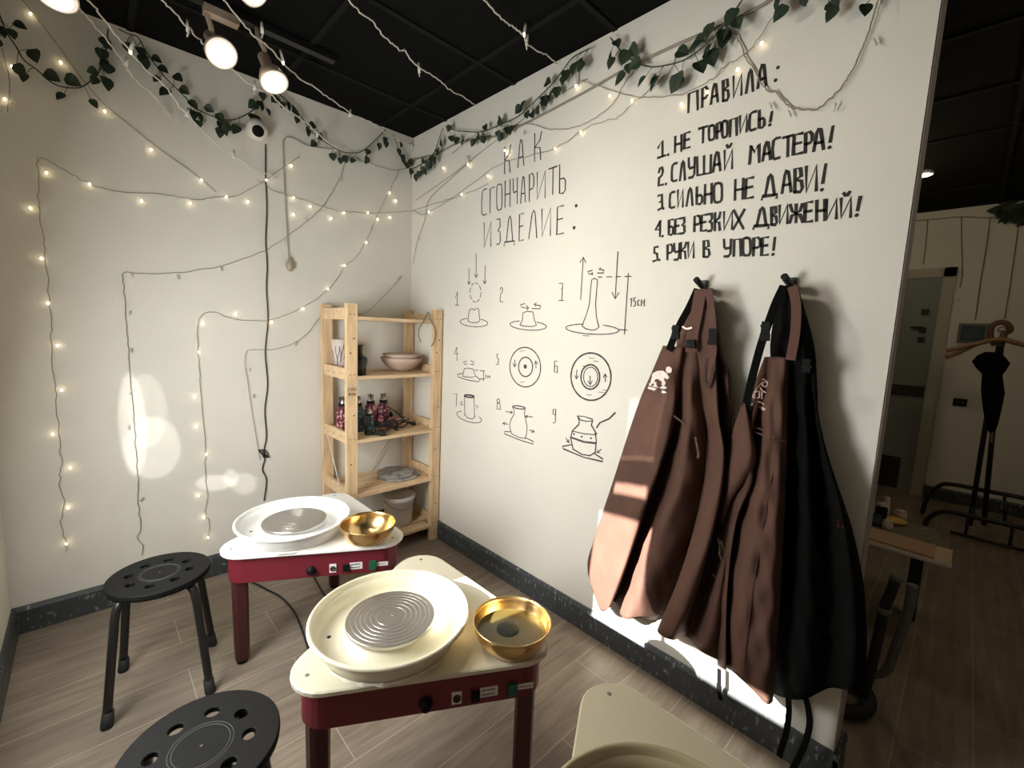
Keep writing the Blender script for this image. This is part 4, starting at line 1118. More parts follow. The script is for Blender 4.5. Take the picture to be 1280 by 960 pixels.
# brown apron of the second hook
ap3 = thing('apron', 'brown canvas apron with a pink outlined print on the second hook', 'apron', ax(980, 358, -0.05), 'aprons on the hooks')
g3 = cloth_grid([
    [(956, 446, -.075), (945, 475, -.065), (932, 505, -.06), (920, 535, -.06), (907, 565, -.06), (899, 600, -.05), (900, 650, -.05), (898, 720, -.05), (897, 780, -.05), (897, 832, -.05)],
    [(960, 446, -.085), (953, 478, -.09), (945, 505, -.10), (938, 535, -.11), (935, 570, -.12), (937, 600, -.12), (918, 650, -.10), (908, 720, -.10), (905, 780, -.10), (905, 838, -.09)],
    [(964, 446, -.09), (958, 480, -.085), (952, 510, -.075), (946, 545, -.065), (944, 580, -.055), (940, 615, -.05), (925, 660, -.04), (916, 720, -.04), (913, 780, -.04), (912, 834, -.04)],
    [(968, 446, -.095), (964, 480, -.11), (959, 510, -.12), (955, 550, -.13), (950, 590, -.14), (942, 640, -.15), (933, 690, -.155), (926, 740, -.155), (921, 790, -.15), (922, 845, -.14)],
    [(974, 446, -.10), (972, 480, -.115), (969, 510, -.125), (966, 560, -.135), (962, 610, -.15), (956, 660, -.16), (950, 710, -.165), (945, 760, -.16), (942, 815, -.155), (942, 864, -.145)],
    [(980, 447, -.10), (979, 480, -.115), (977, 515, -.125), (975, 565, -.135), (973, 620, -.15), (969, 680, -.16), (966, 735, -.16), (962, 790, -.155), (960, 835, -.15), (958, 880, -.14)],
    [(985, 447, -.085), (985, 480, -.09), (984, 515, -.10), (983, 570, -.11), (981, 630, -.11), (978, 690, -.11), (975, 750, -.11), (971, 800, -.11), (968, 845, -.10), (966, 877, -.10)]], seed=4, tuck=(2,))
cloth(g3, 'skirt', M['brown'], ap3)
ribbon([(980, 357, -.075), (970, 378, -.09), (959, 408, -.105), (951, 432, -.11), (942, 465, -.115), (933, 505, -.118), (931, 535, -.115), (936, 565, -.09), (940, 590, -.06)], 0.024, 'strap', M['black_cloth'], ap3)
ribbon([(990, 358, -.09), (995, 380, -.108), (994, 415, -.115), (988, 450, -.112)], 0.026, 'strap', M['brown_side'], ap3)
buckle(957, 414, -.115, 0.028, 0.06, ap3)
decal(g3, k48([[(250, 695), (262, 690), (272, 700), (286, 712), (282, 728), (268, 738), (256, 728), (250, 712), (262, 708), (272, 716)], [(250, 715), (235, 730), (222, 742), (214, 756), (222, 768)], [(240, 742), (254, 762), (275, 772)],
               [(205, 768), (236, 762), (236, 800), (208, 806), (205, 768)], [(192, 772), (198, 800), (206, 806)], [(252, 768), (250, 810)], [(190, 838), (206, 828), (232, 826), (256, 836), (264, 846)]], 900, 330), 'printed_logo', M['print_pink'], ap3, 0.006, 0.0038, 'pink outlined print')
decal(g3, k48([[(182, 846), (202, 850)], [(208, 852), (240, 862)], [(244, 863), (272, 874)]], 900, 330), 'print_caption', M['print_pink'], ap3, 0.006, 0.009)
decal(g3, [[(934, 531), (955, 538), (968, 542), (983, 546)], [(933, 537), (955, 544), (968, 548), (983, 552)]], 'waist_seam', M['brown_side'], ap3, 0.004, 0.005)
decal(g3, [[(976, 556), (964, 600), (953, 655), (945, 710), (936, 775), (930, 830)]], 'seam', M['brown_dark'], ap3, 0.004, 0.0032)
gf = cloth_grid([
    [(929, 500, -.115), (910, 558, -.10), (901, 595, -.09), (898, 625, -.08), (897, 655, -.07)],
    [(930, 503, -.12), (924, 562, -.15), (914, 597, -.14), (905, 628, -.12), (900, 656, -.09)],
    [(932, 506, -.125), (938, 565, -.165), (927, 594, -.155), (911, 622, -.13), (902, 656, -.10)],
    [(933, 508, -.12), (945, 572, -.145), (931, 598, -.145), (914, 624, -.125), (903, 657, -.10)]], seed=6, wrinkle=0.002)
cloth(gf, 'side_flap', M['brown'], ap3)
decal(g2, [[(897, 672), (900, 682), (899, 694)], [(901, 676), (905, 690), (904, 702)], [(904, 690), (908, 706), (910, 714)], [(898, 690), (902, 700)], [(889, 716), (894, 722)]], 'paint_smear', M['print_white'], ap2, 0.005, 0.006, 'dry white clay smear')
ribbon([(899, 836, -.06), (899, 850, -.06), (899, 864, -.055), (901, 875, -.05)], 0.016, 'tie', M['black_cloth'], ap3)

# ------------------------------------------------------------------ track spotlights
track = thing('track_rail', 'black spotlight track under the black ceiling', 'light track', (-1.25, -0.51, H))
mb = MB(); mb.box((-1.80, -0.528, H-0.032), (-0.735, -0.492, H-0.004)); part(mb, 'rail', M['black_metal'], track)
mb = MB(); mb.box((-1.25, -0.53, H-0.062), (-1.13, -0.488, H-0.032)); part(mb, 'power_adapter', M['lamp_silver'], track, 'pale adapter box')


def spotlight(pos, d, lab, watts, tx):
    d = Vector(d).normalized(); pos = Vector(pos)
    t = thing('track_spotlight', lab, 'spotlight', pos, 'track spotlights')
    z = d; x = z.orthogonal().normalized(); y = z.cross(x)
    R = Matrix(((x.x, y.x, z.x, pos.x), (x.y, y.y, z.y, pos.y), (x.z, y.z, z.z, pos.z), (0, 0, 0, 1))) @ Matrix.Scale(0.82, 4)
    mb = MB(); mb.lathe([(0.026, -0.175), (0.028, -0.172), (0.028, -0.105), (0.034, -0.095), (0.052, -0.062), (0.066, -0.024), (0.069, 0.0), (0.066, 0.003), (0.063, -0.006)], 36, R); mb.lathe([(0, -0.175), (0.026, -0.175)], 24, R); part(mb, 'shade', M['lamp_silver'], t)
    mb = MB(); mb.lathe([(0.064, -0.008), (0.0645, 0.002), (0.058, 0.007), (0.052, 0.006)], 36, R); part(mb, 'lens_rim', M['lamp_rim'], t)
    mb = MB(); mb.lathe([(0.054, 0.005), (0.03, 0.010), (0, 0.012)], 30, R); part(mb, 'lamp_lens', M['lamp_glass'], t, 'glowing round lens')
    top = R @ Vector((0, 0, -0.150)); anchor = Vector((tx, -0.51 if pos.y > -0.9 else pos.y+0.08, H-0.032 if pos.y > -0.9 else H-0.004))
    mb = MB(); mb.tube([top, top+Vector((0, 0, 0.04)), Vector((anchor.x, anchor.y, max(anchor.z-0.03, top.z+0.045))), anchor], 0.010, 10); part(mb, 'arm', M['lamp_silver'], t)
    lamp('spotlight_beam', 'SPOT', pos+d*0.03, d, watts, (1.0, 0.91, 0.76), spot_size=math.radians(120), spot_blend=0.9, shadow_soft_size=0.05)


spotlight(ay(69, -6, -0.60), (-0.08, -0.42, -0.90), 'track spotlight at the upper left corner, cut off by the picture edge', 17, -1.66)
spotlight(ay(277, 67, -0.60), (0.12, -0.72, -0.68), 'track spotlight facing the camera under the black ceiling, left of the tilted one', 11, -1.24)
spotlight(ay(343, 103, -0.58), (0.14, -0.50, -0.84), 'track spotlight tilted down with its bell shade showing above the security camera', 14, -1.06)
spotlight(ay(318, -16, -1.05), (0.50, -0.62, -0.60), 'track spotlight at the top edge, only its lower rim showing', 30, -1.16)

# ------------------------------------------------------------------ security camera and its cable
t = thing('security_camera', 'white dome security camera high on the back wall', 'security camera', ay(320, 160, 0))
c = ay(321, 162, -0.055); ld = (C0-c).normalized(); ld = (ld+Vector((0.12, 0, -0.12))).normalized()
mb = MB(); mb.lathe([(0, -0.001), (0.036, -0.001), (0.038, -0.012), (0.030, -0.02), (0.02, -0.03), (0, -0.03)], 28, Matrix.Translation((c.x, 0, c.z+0.012)) @ Matrix.Rotation(-PI/2, 4, 'X') @ Matrix.Scale(-1, 4, (0, 0, 1))); part(mb, 'mount', M['white_plastic'], t)
mb = MB(); mb.lathe([(0.052*math.sin(a), 0.052*math.cos(a)) for a in [PI*k/18 for k in range(19)]], 36, Matrix.Translation(c)); part(mb, 'body', M['white_plastic'], t)
z = ld; x = z.orthogonal().normalized(); y = z.cross(x); R = Matrix(((x.x, y.x, z.x, c.x), (x.y, y.y, z.y, c.y), (x.z, y.z, z.z, c.z), (0, 0, 0, 1)))
mb = MB(); mb.lathe([(0.027, 0.043), (0.0275, 0.049), (0.022, 0.0525), (0, 0.055)], 28, R); part(mb, 'lens', M['black_glass'], t, 'round black lens')
t = thing('camera_cable', 'black cable hanging down the back wall from the security camera', 'cable', ay(332, 400, 0))
mb = MB(); mb.tube(smooth_line([ay(x, y, -0.008) for x, y in ((332, 180), (332, 220), (333.5, 260), (332, 300), (334, 331), (333, 360), (335, 400), (331.5, 440), (334.5, 480), (331, 512), (333, 545), (330, 562), (331, 574), (328, 587), (333, 600), (330, 626))], 4), 0.0032, 6); part(mb, 'wire', M['wire_black'], t)
mb = MB(); mb.tube(smooth_line([ay(330+7*math.cos(a)*(0.6+0.4*math.sin(2.3*a)), 567+5*math.sin(a*1.3), -0.012-0.006*math.sin(a)) for a in [k*0.7 for k in range(22)]], 3), 0.0022, 6); part(mb, 'tangle', M['wire_black'], t)
t = thing('pull_cord', 'thin pale cord with a beige toggle hanging on the back wall', 'cord', ay(356, 180, 0))
mb = MB(); mb.tube(smooth_line([ay(x, y, -0.012) for x, y in ((415, 186), (385, 182), (365, 172), (355, 174), (354, 190), (356, 240), (359, 290), (361, 324))], 4), 0.0026, 6); part(mb, 'cord', M['wire_clear'], t)
c = ay(362, 331, -0.02); mb = MB(); mb.lathe([(0, 0.042), (0.006, 0.04), (0.010, 0.028), (0.019, 0.014), (0.020, -0.012), (0.012, -0.028), (0.008, -0.036), (0, -0.037)], 18, Matrix.Translation(c)); part(mb, 'toggle', M['beige_bead'], t, 'beige toggle')

# ------------------------------------------------------------------ string lights
BM = {}


def bulb_mesh(on):
    if on in BM: return BM[on]
    mb = MB()
    if on: mb.lathe([(0, 0.0055), (0.003, 0.0045), (0.0043, 0.001), (0.0037, -0.003), (0.0015, -0.0055), (0, -0.006)], 12)
    else: mb.lathe([(0, 0.012), (0.003, 0.011), (0.0036, 0.0), (0.0026, -0.012), (0, -0.013)], 8)
    me = bpy.data.meshes.new('bulb'); me.from_pydata([tuple(v) for v in mb.v], [], mb.f); me.materials.append(M['bulb_on'] if on else M['bulb_off'])
    for p in me.polygons: p.use_smooth = True
    BM[on] = me; return me


def string_light(lab, runs, bulbs, m, r=0.0015, group='string lights', jit=0.0):
    """runs: lists of 3-D points; bulbs: list of (point, lit, down vector)"""
    b0 = runs[0][0]; t = thing('string_light', lab, 'string light', b0, group); random.seed(len(lab))
    for run in runs:
        P = smooth_line(run, 5)
        if jit: P = [p+Vector((random.uniform(-jit, jit), random.uniform(-jit, jit)*0.3, random.uniform(-jit, jit))) for p in P]
        mb = MB(); mb.tube(P, r, 6); part(mb, 'wire', m, t)
    for p, on, long in bulbs:
        o = bpy.data.objects.new('bulb', bulb_mesh(on)); COL.objects.link(o); o.parent = t; o.location = Vector(p)-BASE[t.name]
        o.rotation_euler = (random.uniform(-.5, .5), random.uniform(-.5, .5), 0)
        if long:
            mb = MB(); a = Vector(p)+Vector((0, 0, 0.006)); mb.tube([a, a+Vector((random.uniform(-.012, .012), 0, 0.042))], [0.0062, 0.0046], 8); part(mb, 'bulb_cap', M['bulb_cap'], t)
    return t


def onb(L, d=-0.010): return [ay(x, y, d) for x, y in L]
def onr(L, d=-0.010): return [ax(x, y, d) for x, y in L]


def bl(L, f, on=True, d=-0.016, long=False):
    return [((ay if f == 'b' else ax)(x, y, d), on, long) for x, y in L]


def along(L, k0, k1):
    """points between two planes given as ('z'|'x'|'y', value) for the first and the last picture point"""
    fn = {'x': ax, 'y': ay, 'z': az}
    a = (fn[k0[0]](*L[0], k0[1])-C0).length/ray(*L[0]).length; b = (fn[k1[0]](*L[-1], k1[1])-C0).length/ray(*L[-1]).length
    n = len(L)-1
    # distance varies as the inverse does along a straight run
    out = []
    for i, q in enumerate(L):
        s = (Vector(q)-Vector(L[0])).length/max(1e-6, (Vector(L[-1])-Vector(L[0])).length)
        out.append(C0+ray(*q)/((1-s)/a+s/b))
    return out


WC = M['wire_clear']
string_light('unlit wire strand at the upper left, running down behind the leaves', [onb([(28, 0), (45, 22), (75, 60), (100, 95), (130, 130), (157, 152), (200, 187), (240, 215), (270, 240)])], bl([(38, 17), (76, 78), (131, 139), (189, 187), (252, 225)], 'b'), M['wire_brown'])
string_light('short wire strand at the far left edge of the back wall', [onb([(2, 60), (10, 90), (12, 110), (9, 140)])], bl([(15, 83), (6, 124)], 'b'), WC)
string_light('leftmost lit strand, turning down the back wall in a right angle', [onb([(375, 195), (335, 223), (300, 243), (270, 247), (240, 249), (200, 243), (150, 240), (112, 230), (90, 218), (62, 201), (48, 198), (47, 215), (48, 245), (52, 280), (55, 310), (58, 335), (61, 370), (63, 400), (65, 430), (67, 470), (70, 500), (74, 550), (77, 580), (74, 602), (80, 625), (76, 652), (81, 672), (83, 688)])],
             bl([(58, 216), (38, 260), (52, 323), (60, 379), (72, 432), (77, 488), (66, 543), (88, 585), (85, 635), (83, 680), (112, 230), (177, 251), (238, 254), (283, 246), (310, 252), (333, 225), (364, 207)], 'b'), WC, jit=0.004)
string_light('unlit strand with a square corner, second from the left on the back wall', [onb([(520, 200), (497, 213), (440, 200), (425, 222), (415, 240), (400, 262), (370, 287), (340, 308), (318, 318), (280, 332), (250, 337), (220, 341), (180, 342), (155, 341), (154, 350), (155, 370), (158, 400), (160, 430), (163, 470), (165, 500), (168, 530), (170, 570), (172, 600), (173, 630), (175, 660), (172, 672), (178, 682), (177, 694)])],
             bl([(222, 346), (276, 336), (165, 344), (162, 391), (164, 438), (163, 490), (161, 534), (177, 624), (382, 275), (356, 301), (425, 224)], 'b', False), M['wire_brown'], jit=0.003)
string_light('third strand from the left, lit, running up from the shelf to the corner', [onb([(499, 212), (490, 232), (480, 252), (470, 272), (458, 300), (445, 322), (432, 332), (418, 353), (400, 370), (380, 383), (345, 398), (320, 401), (290, 398), (270, 391), (257, 391), (248, 401), (247, 420), (249, 460), (252, 500), (254, 530), (257, 560), (256, 590), (259, 620), (257, 640), (261, 655), (260, 675)])],
             bl([(254, 404), (295, 393), (249, 440), (244, 496), (246, 533), (258, 568), (248, 620), (255, 647), (260, 672), (340, 403), (379, 386), (410, 361), (431, 332), (458, 303)], 'b'), WC, jit=0.003)
string_light('short unlit strand between the cable and the shelf top', [onb([(502, 345), (480, 370), (455, 392), (420, 393), (400, 397), (385, 416), (365, 430), (340, 437), (318, 437), (308, 440), (306, 455), (310, 480), (314, 510), (319, 540), (325, 575)])],
             bl([(311, 462), (316, 495), (498, 347), (369, 429)], 'b', False), WC)
string_light('level cluster of lit bulbs across the corner above the shelf', [onb([(322, 225), (345, 239), (372, 247), (395, 255), (420, 263), (450, 266), (480, 266), (512, 264)])+onr([(520, 262), (545, 254), (580, 243), (610, 230)])],
             bl([(367, 247), (367, 268), (388, 258), (414, 273), (430, 266), (460, 266), (472, 274), (488, 272), (495, 251), (487, 241)], 'b')+bl([(536, 265), (577, 243)], 'r'), WC, jit=0.004)
string_light('strand hanging in the corner over the start of the writing wall', [onr([(590, 200), (560, 226), (536, 250), (531, 275), (522, 300), (516, 330)])], bl([(524, 298)], 'r', False), M['wire_brown'])
string_light('thin lit strand rising along the writing wall over the title', [onr([(520, 250), (560, 222), (605, 187), (640, 160), (665, 140), (700, 118), (735, 98)])], bl([(585, 206)], 'r', long=True)+bl([(610, 220), (554, 210)], 'r'), M['wire_brown'])
string_light('lit strand crossing the title and climbing to the leaves', [onr([(516, 262), (530, 268), (560, 250), (600, 222), (625, 205), (660, 195), (690, 187), (715, 172), (735, 158), (760, 150), (773, 146), (785, 135), (800, 122), (820, 105), (838, 88), (845, 72)])],
             bl([(634, 192), (631, 188), (694, 186), (726, 165), (790, 126), (762, 120)], 'r'), M['wire_brown'], jit=0.003)
string_light('plain wire strand just below the ivy from the corner to mid wall', [onr([(565, 192), (600, 165), (640, 157), (665, 156), (690, 162), (715, 160), (740, 150), (765, 130), (780, 105), (800, 78)])], bl([(655, 166)], 'r', False), M['wire_brown'], jit=0.003)
string_light('swag of small lights just above the heading of the rules', [onr([(725, 100), (745, 107), (770, 114), (800, 122), (830, 120), (855, 117), (880, 105), (895, 95), (908, 80), (925, 72), (945, 52), (960, 30), (975, 6), (985, -15)])],
             bl([(720, 108)], 'r', long=True)+bl([(852, 130), (884, 115), (922, 87), (952, 54)], 'r'), M['wire_brown'], jit=0.003)
string_light('unlit swag hanging in a loop right of the heading of the rules', [onr([(905, 28), (914, 40), (920, 45), (928, 60), (932, 72), (945, 90), (952, 106), (963, 115), (969, 115), (976, 123), (985, 132), (995, 136), (1010, 137), (1022, 136), (1037, 124), (1053, 107), (1061, 95), (1068, 83), (1076, 63), (1083, 47), (1091, 22), (1098, 0), (1106, -20)])],
             bl([(987, 142), (1043, 134), (1093, 52), (913, 42), (963, 132)], 'r', False), M['wire_brown'], r=0.0022, jit=0.003)
t = thing('power_cable', 'thicker dull cable rising along the writing wall under the ivy', 'cable', ax(700, 130, 0))
mb = MB(); mb.tube(smooth_line(onr([(514, 200), (545, 192), (575, 178), (620, 170), (655, 155), (690, 137), (740, 110), (775, 90), (800, 77), (850, 54), (905, 30), (950, 8), (975, -8)], -0.009), 5), 0.005, 7); part(mb, 'wire', M['wire_brown'], t)

WW = M['wire_white']
G = 'white string lights across the room'


def overhead(lab, L, k0, k1, bulbs, jit=0.004):
    P = along(L, k0, k1); Q = []
    for (x, y), on in bulbs:
        j = min(range(len(L)), key=lambda i: (L[i][0]-x)**2+(L[i][1]-y)**2)
        dist = (P[j]-C0).length/ray(*L[j]).length; Q.append((C0+ray(x, y)*dist, on, True))
    string_light(lab, [P], Q, WW, 0.0032, G, jit)


overhead('white strand, first from the left across the room', [(100, -18), (110, 0), (123, 15), (138, 35), (155, 55), (175, 80), (205, 107), (222, 130), (240, 150), (262, 172), (280, 188), (297, 197), (318, 210), (345, 222)], ('z', 2.50), ('y', -0.02), [((163, 66), True), ((233, 148), False), ((292, 200), False)])
overhead('faint white strand reaching the wall below the first spotlight', [(95, 5), (115, 28), (140, 58), (152, 75), (170, 100), (190, 118), (205, 135), (213, 146)], ('y', -0.35), ('y', -0.02), [((157, 85), False)])
overhead('white strand, running behind the middle spotlight to the security camera', [(190, -16), (203, 0), (220, 18), (235, 34), (250, 50), (262, 60), (285, 80), (300, 95), (318, 108), (338, 118), (350, 130), (365, 141), (385, 155), (398, 168), (412, 178), (430, 184)], ('z', 2.52), ('y', -0.02), [((235, 42), False), ((318, 115), False), ((396, 173), False)])
overhead('white strand, passing right of the tilted spotlight to the corner', [(268, -15), (283, 3), (300, 25), (318, 45), (333, 56), (350, 75), (372, 96), (392, 108), (408, 120), (425, 132), (440, 143), (462, 152), (470, 158), (490, 170), (503, 177), (519, 181)], ('z', 2.56), ('y', -0.02), [((328, 44), False), ((354, 79), True), ((437, 148), False), ((515, 188), False)])
overhead('white strand, ending on the ceiling edge left of the title', [(418, -20), (436, 0), (450, 15), (466, 27), (475, 40), (485, 50), (499, 62), (506, 63), (514, 75), (530, 88), (548, 99), (560, 111), (575, 119), (594, 131)], ('z', 2.60), ('x', -0.015), [((524, 93), False)])
overhead('white strand, rightmost, with one glowing bulb under the black ceiling', [(592, -15), (606, 0), (618, 15), (632, 27), (645, 36), (654, 44), (660, 56), (675, 65), (685, 70), (696, 80)], ('z', 2.60), ('x', -0.015), [((655, 44), True), ((658, 58), False)])

# ------------------------------------------------------------------ ivy garlands


def leaf(mb, c, axis, nrm, L, W):
    a = Vector(axis).normalized(); n = Vector(nrm); n = (n-a*n.dot(a)).normalized(); s = a.cross(n)
    pr = [(0, 0, 0), (0.02, 0.30, 0.05), (0.22, 0.5, 0.10), (0.50, 0.46, 0.09), (0.78, 0.24, 0.03), (1.0, 0, -0.03)]
    vs = []
    for th in (0.0, -0.0012):
        for l, w, h in pr:
            if w == 0: vs.append(c+a*l*L+n*(h*L+th))
            else:
                vs.append(c+a*l*L+s*w*W+n*(h*L+th)); vs.append(c+a*l*L-s*w*W+n*(h*L+th))
        # midrib points
        for l in (0.22, 0.50, 0.78): vs.append(c+a*l*L+n*(0.0+th))
    # per sheet: 0 base; 1,2; 3,4; 5,6; 7,8; 9 tip; 10,11,12 midrib
    fs = []
    for o in (0, 13):
        for sd in (0, 1):
            f = [(0, 1+sd, 3+sd, 10), (10, 3+sd, 5+sd, 11), (11, 5+sd, 7+sd, 12), (12, 7+sd, 9)]
            fs += [tuple(i+o for i in q) for q in f]
    mb.add(vs, fs, False)


def garland(lab, L, plane, seed, every=0.040, d=-0.035, size=0.047):
    random.seed(seed)
    f = ay if plane == 'b' else (lambda x, y, q: ax(x, y, q))
    if plane == 'c': P = [ay(x, y, d) if x < 513 else ax(x, y, d) for x, y in L]
    else: P = [f(x, y, d) for x, y in L]
    P = smooth_line(P, 6); t = thing('ivy_garland', lab, 'garland', P[0], 'ivy garlands')
    lf = MB(); st = MB(); st.tube(P, 0.0026, 6); acc = 0.0; side = 1
    for i in range(1, len(P)):
        acc += (P[i]-P[i-1]).length
        if acc < every: continue
        acc = random.uniform(-0.015, 0.015)
        for rep in range(1 if random.random() < 0.45 else 2):
            side = -side; wn = Vector((0, -1, 0)) if (plane == 'b' or (plane == 'c' and P[i].x < -0.04)) else Vector((-1, 0, 0))
            al = Vector((1, 0, 0)) if wn.y else Vector((0, -1, 0))
            dirv = (al*random.uniform(-0.7, 0.7)+Vector((0, 0, side*random.uniform(0.3, 1.0) if random.random() < 0.6 else -0.9))+wn*random.uniform(-0.1, 0.25)).normalized()
            q = P[i]+dirv*random.uniform(0.024, 0.052)
            if q.z > H-0.075: q.z = H-0.075; dirv.z = -abs(dirv.z)
            st.tube([P[i], P[i].lerp(q, 0.5)+Vector((0, 0, 0.003)), q], 0.0011, 4)
            ax_ = (dirv*0.5+Vector((0, 0, -0.7))+al*random.uniform(-0.8, 0.8)).normalized()
            nn = wn+al*random.uniform(-0.9, 0.9)+Vector((0, 0, random.uniform(-0.2, 0.7)))
            s = size*random.uniform(0.75, 1.15)
            e = q+ax_*s
            leaf(lf, q+wn*0.004, ax_, nn, s, s*random.uniform(0.85, 1.0))
    part(lf, 'leaves', M['leaf'], t)
    part(st, 'vine', M['vine'], t)
    return t


garland('ivy garland swag at the upper left corner of the back wall', [(-6, 8), (0, 20), (8, 40), (20, 58), (30, 75), (47, 88), (60, 100), (75, 108), (95, 110), (105, 107), (120, 95), (128, 80), (133, 60), (135, 36)], 'b', 11)
garland('long ivy garland swag left of the security camera', [(148, 36), (160, 42), (172, 46), (180, 60), (190, 75), (205, 95), (220, 110), (232, 122), (245, 135), (265, 145), (285, 150), (300, 147), (320, 135), (333, 120)], 'b', 12)
garland('ivy garland swag right of the security camera', [(340, 113), (355, 122), (372, 140), (390, 165), (410, 180), (430, 190), (450, 190), (466, 178), (482, 162)], 'b', 13)
garland('ivy garland hanging round the room corner', [(492, 168), (498, 185), (503, 197), (509, 207), (514, 211), (525, 206), (538, 197), (545, 185), (550, 170), (554, 160)], 'c', 14)
garland('ivy garland rising along the ceiling edge over the title', [(557, 158), (570, 163), (600, 165), (620, 158), (648, 145), (675, 120), (690, 105), (702, 90), (716, 72), (738, 60)], 'r', 15)
garland('ivy garland swag above the start of the rules', [(763, 47), (775, 62), (790, 75), (810, 83), (830, 82), (855, 75), (880, 58), (898, 40), (912, 22), (925, 4), (935, -12)], 'r', 16, 0.036, size=0.055)
garland('ivy garland tips at the top edge right of the rules', [(940, -14), (975, -16), (1010, -14), (1050, -8), (1075, -16), (1105, -10), (1128, -14)], 'r', 17, 0.075)

# ------------------------------------------------------------------ the room behind the partition
mb = MB()
DZ = 2.06; dy1, dy0 = -1.60, -2.50
mb.box((XF-0.012, dy0, 0.002), (XF-0.002, dy1, DZ))
d1o = structure(mb.build('door_1', M['door']))
mb = MB(); mb.box((XF-0.03, dy0-0.085, 0), (XF-0.002, dy0, DZ+0.085)); mb.box((XF-0.03, dy1, 0), (XF-0.002, dy1+0.085, DZ+0.085)); mb.box((XF-0.03, dy0-0.085, DZ), (XF-0.002, dy1+0.085, DZ+0.085))
o = mb.build('door_frame', M['door_frame']); o.parent = d1o
a = ax(1100, 478, XF-0.012); b = ax(1158, 497, XF-0.012)
mb = MB(); mb.box((XF-0.024, -2.49, 0.945), (XF-0.0125, -1.62, 1.05)); o = mb.build('push_bar', M['door_dark']); o.parent = d1o
mb = MB(); mb.box((XF-0.016, -2.40, 0.03), (XF-0.0125, -1.70, 0.34)); o = mb.build('kick_plate', M['door_dark']); o.parent = d1o
mb = MB()
for z in (1.72, 1.55, 1.46): mb.box((XF-0.03, -2.44, z), (XF-0.0125, -2.39, z+0.05))
mb.tube([(XF-0.03, -2.41, 1.60), (XF-0.06, -2.41, 1.60), (XF-0.06, -2.33, 1.60)], 0.008, 8)
o = mb.build('door_handle', M['black_metal']); o.parent = d1o

a = ax(1199, 404, XF-0.02); b = ax(1233, 430, XF-0.02)
t = thing('wall_tablet', 'small shiny dark screen on the far wall beside the coat rack', 'screen', (XF, (a.y+b.y)/2, (a.z+b.z)/2))
mb = MB(); mb.box((XF-0.022, b.y, b.z), (XF-0.001, a.y, a.z)); part(mb, 'frame', M['grey_tube'], t)
mb = MB(); mb.box((XF-0.025, b.y+0.02, b.z+0.02), (XF-0.0222, a.y-0.02, a.z-0.02)); part(mb, 'screen', M['tablet'], t)
a = ax(1192, 497.5, XF); b = ax(1208, 508.5, XF)
t = thing('wall_switch', 'black wall switch on the far wall left of the coat rack', 'switch', (XF, (a.y+b.y)/2, (a.z+b.z)/2))
mb = MB(); mb.box((XF-0.012, b.y, b.z), (XF-0.001, a.y, a.z)); part(mb, 'plate', M['black_plastic'], t)
mb = MB(); mb.box((XF-0.016, b.y+0.015, b.z+0.015), (XF-0.0122, (a.y+b.y)/2-0.004, a.z-0.015)); mb.box((XF-0.016, (a.y+b.y)/2+0.004, b.z+0.015), (XF-0.0122, a.y-0.015, a.z-0.015)); part(mb, 'rocker', M['black_metal'], t)
t = thing('ceiling_downlight', 'small bright downlight on the dark ceiling beyond the wall end', 'ceiling light', az(1156, 219, H-0.02))
c = az(1156, 219, H-0.02)
mb = MB(); mb.lathe([(0.035, 0.016), (0.05, 0.016), (0.05, 0.004), (0.043, 0.0)], 24, Matrix.Translation(c)); part(mb, 'trim_ring', M['white_frame'], t)
mb = MB(); mb.lathe([(0.043, 0.002), (0.03, -0.006), (0, -0.010)], 24, Matrix.Translation(c)); part(mb, 'glowing_lens', M['lamp_glass'], t)
o2 = lambda L: [ax(x, y, XF-0.012) for x, y in L]
string_light('unlit wires hanging in columns on the far wall beside the door', [o2([(1145, 276), (1180, 273), (1202, 271), (1240, 272), (1290, 268)]), o2([(1202, 271), (1202, 300), (1203, 340), (1200, 360)]), o2([(1238, 272), (1233, 310), (1226, 350), (1222, 380), (1219, 400)]), o2([(1275, 270), (1268, 320), (1263, 355), (1258, 385), (1256, 398)]), o2([(1160, 275), (1157, 310), (1154, 330)])],
             [(ax(x, y, XF-0.012), False, False) for x, y in ((1230, 331), (1204, 344), (1257, 386), (1263, 355), (1154, 330), (1198, 375))], M['wire_brown'], 0.004)
t = thing('leaf_spray', 'dark leafy twig hanging on the far wall at the right picture edge', 'garland', ax(1275, 262, XF-0.03))
mb = MB(); random.seed(21)
P = smooth_line([ax(x, y, XF-0.05) for x, y in ((1252, 255), (1262, 266), (1275, 258), (1290, 270))], 4); mb.tube(P, 0.005, 6); part(mb, 'twig', M['vine'], t)
mb = MB()
for p in P:
    for k in range(2): leaf(mb, p, Vector((0, random.uniform(-1, 1), random.uniform(-1, 0.6))), Vector((-1, random.uniform(-.5, .5), random.uniform(-.5, .5))), 0.11, 0.07)
part(mb, 'leaves', M['leaf'], t)

# coat rack with low tube frames, hangers and an umbrella
RXX = 3.15


def q3(x, y, X=RXX): return ax(x, y, X)


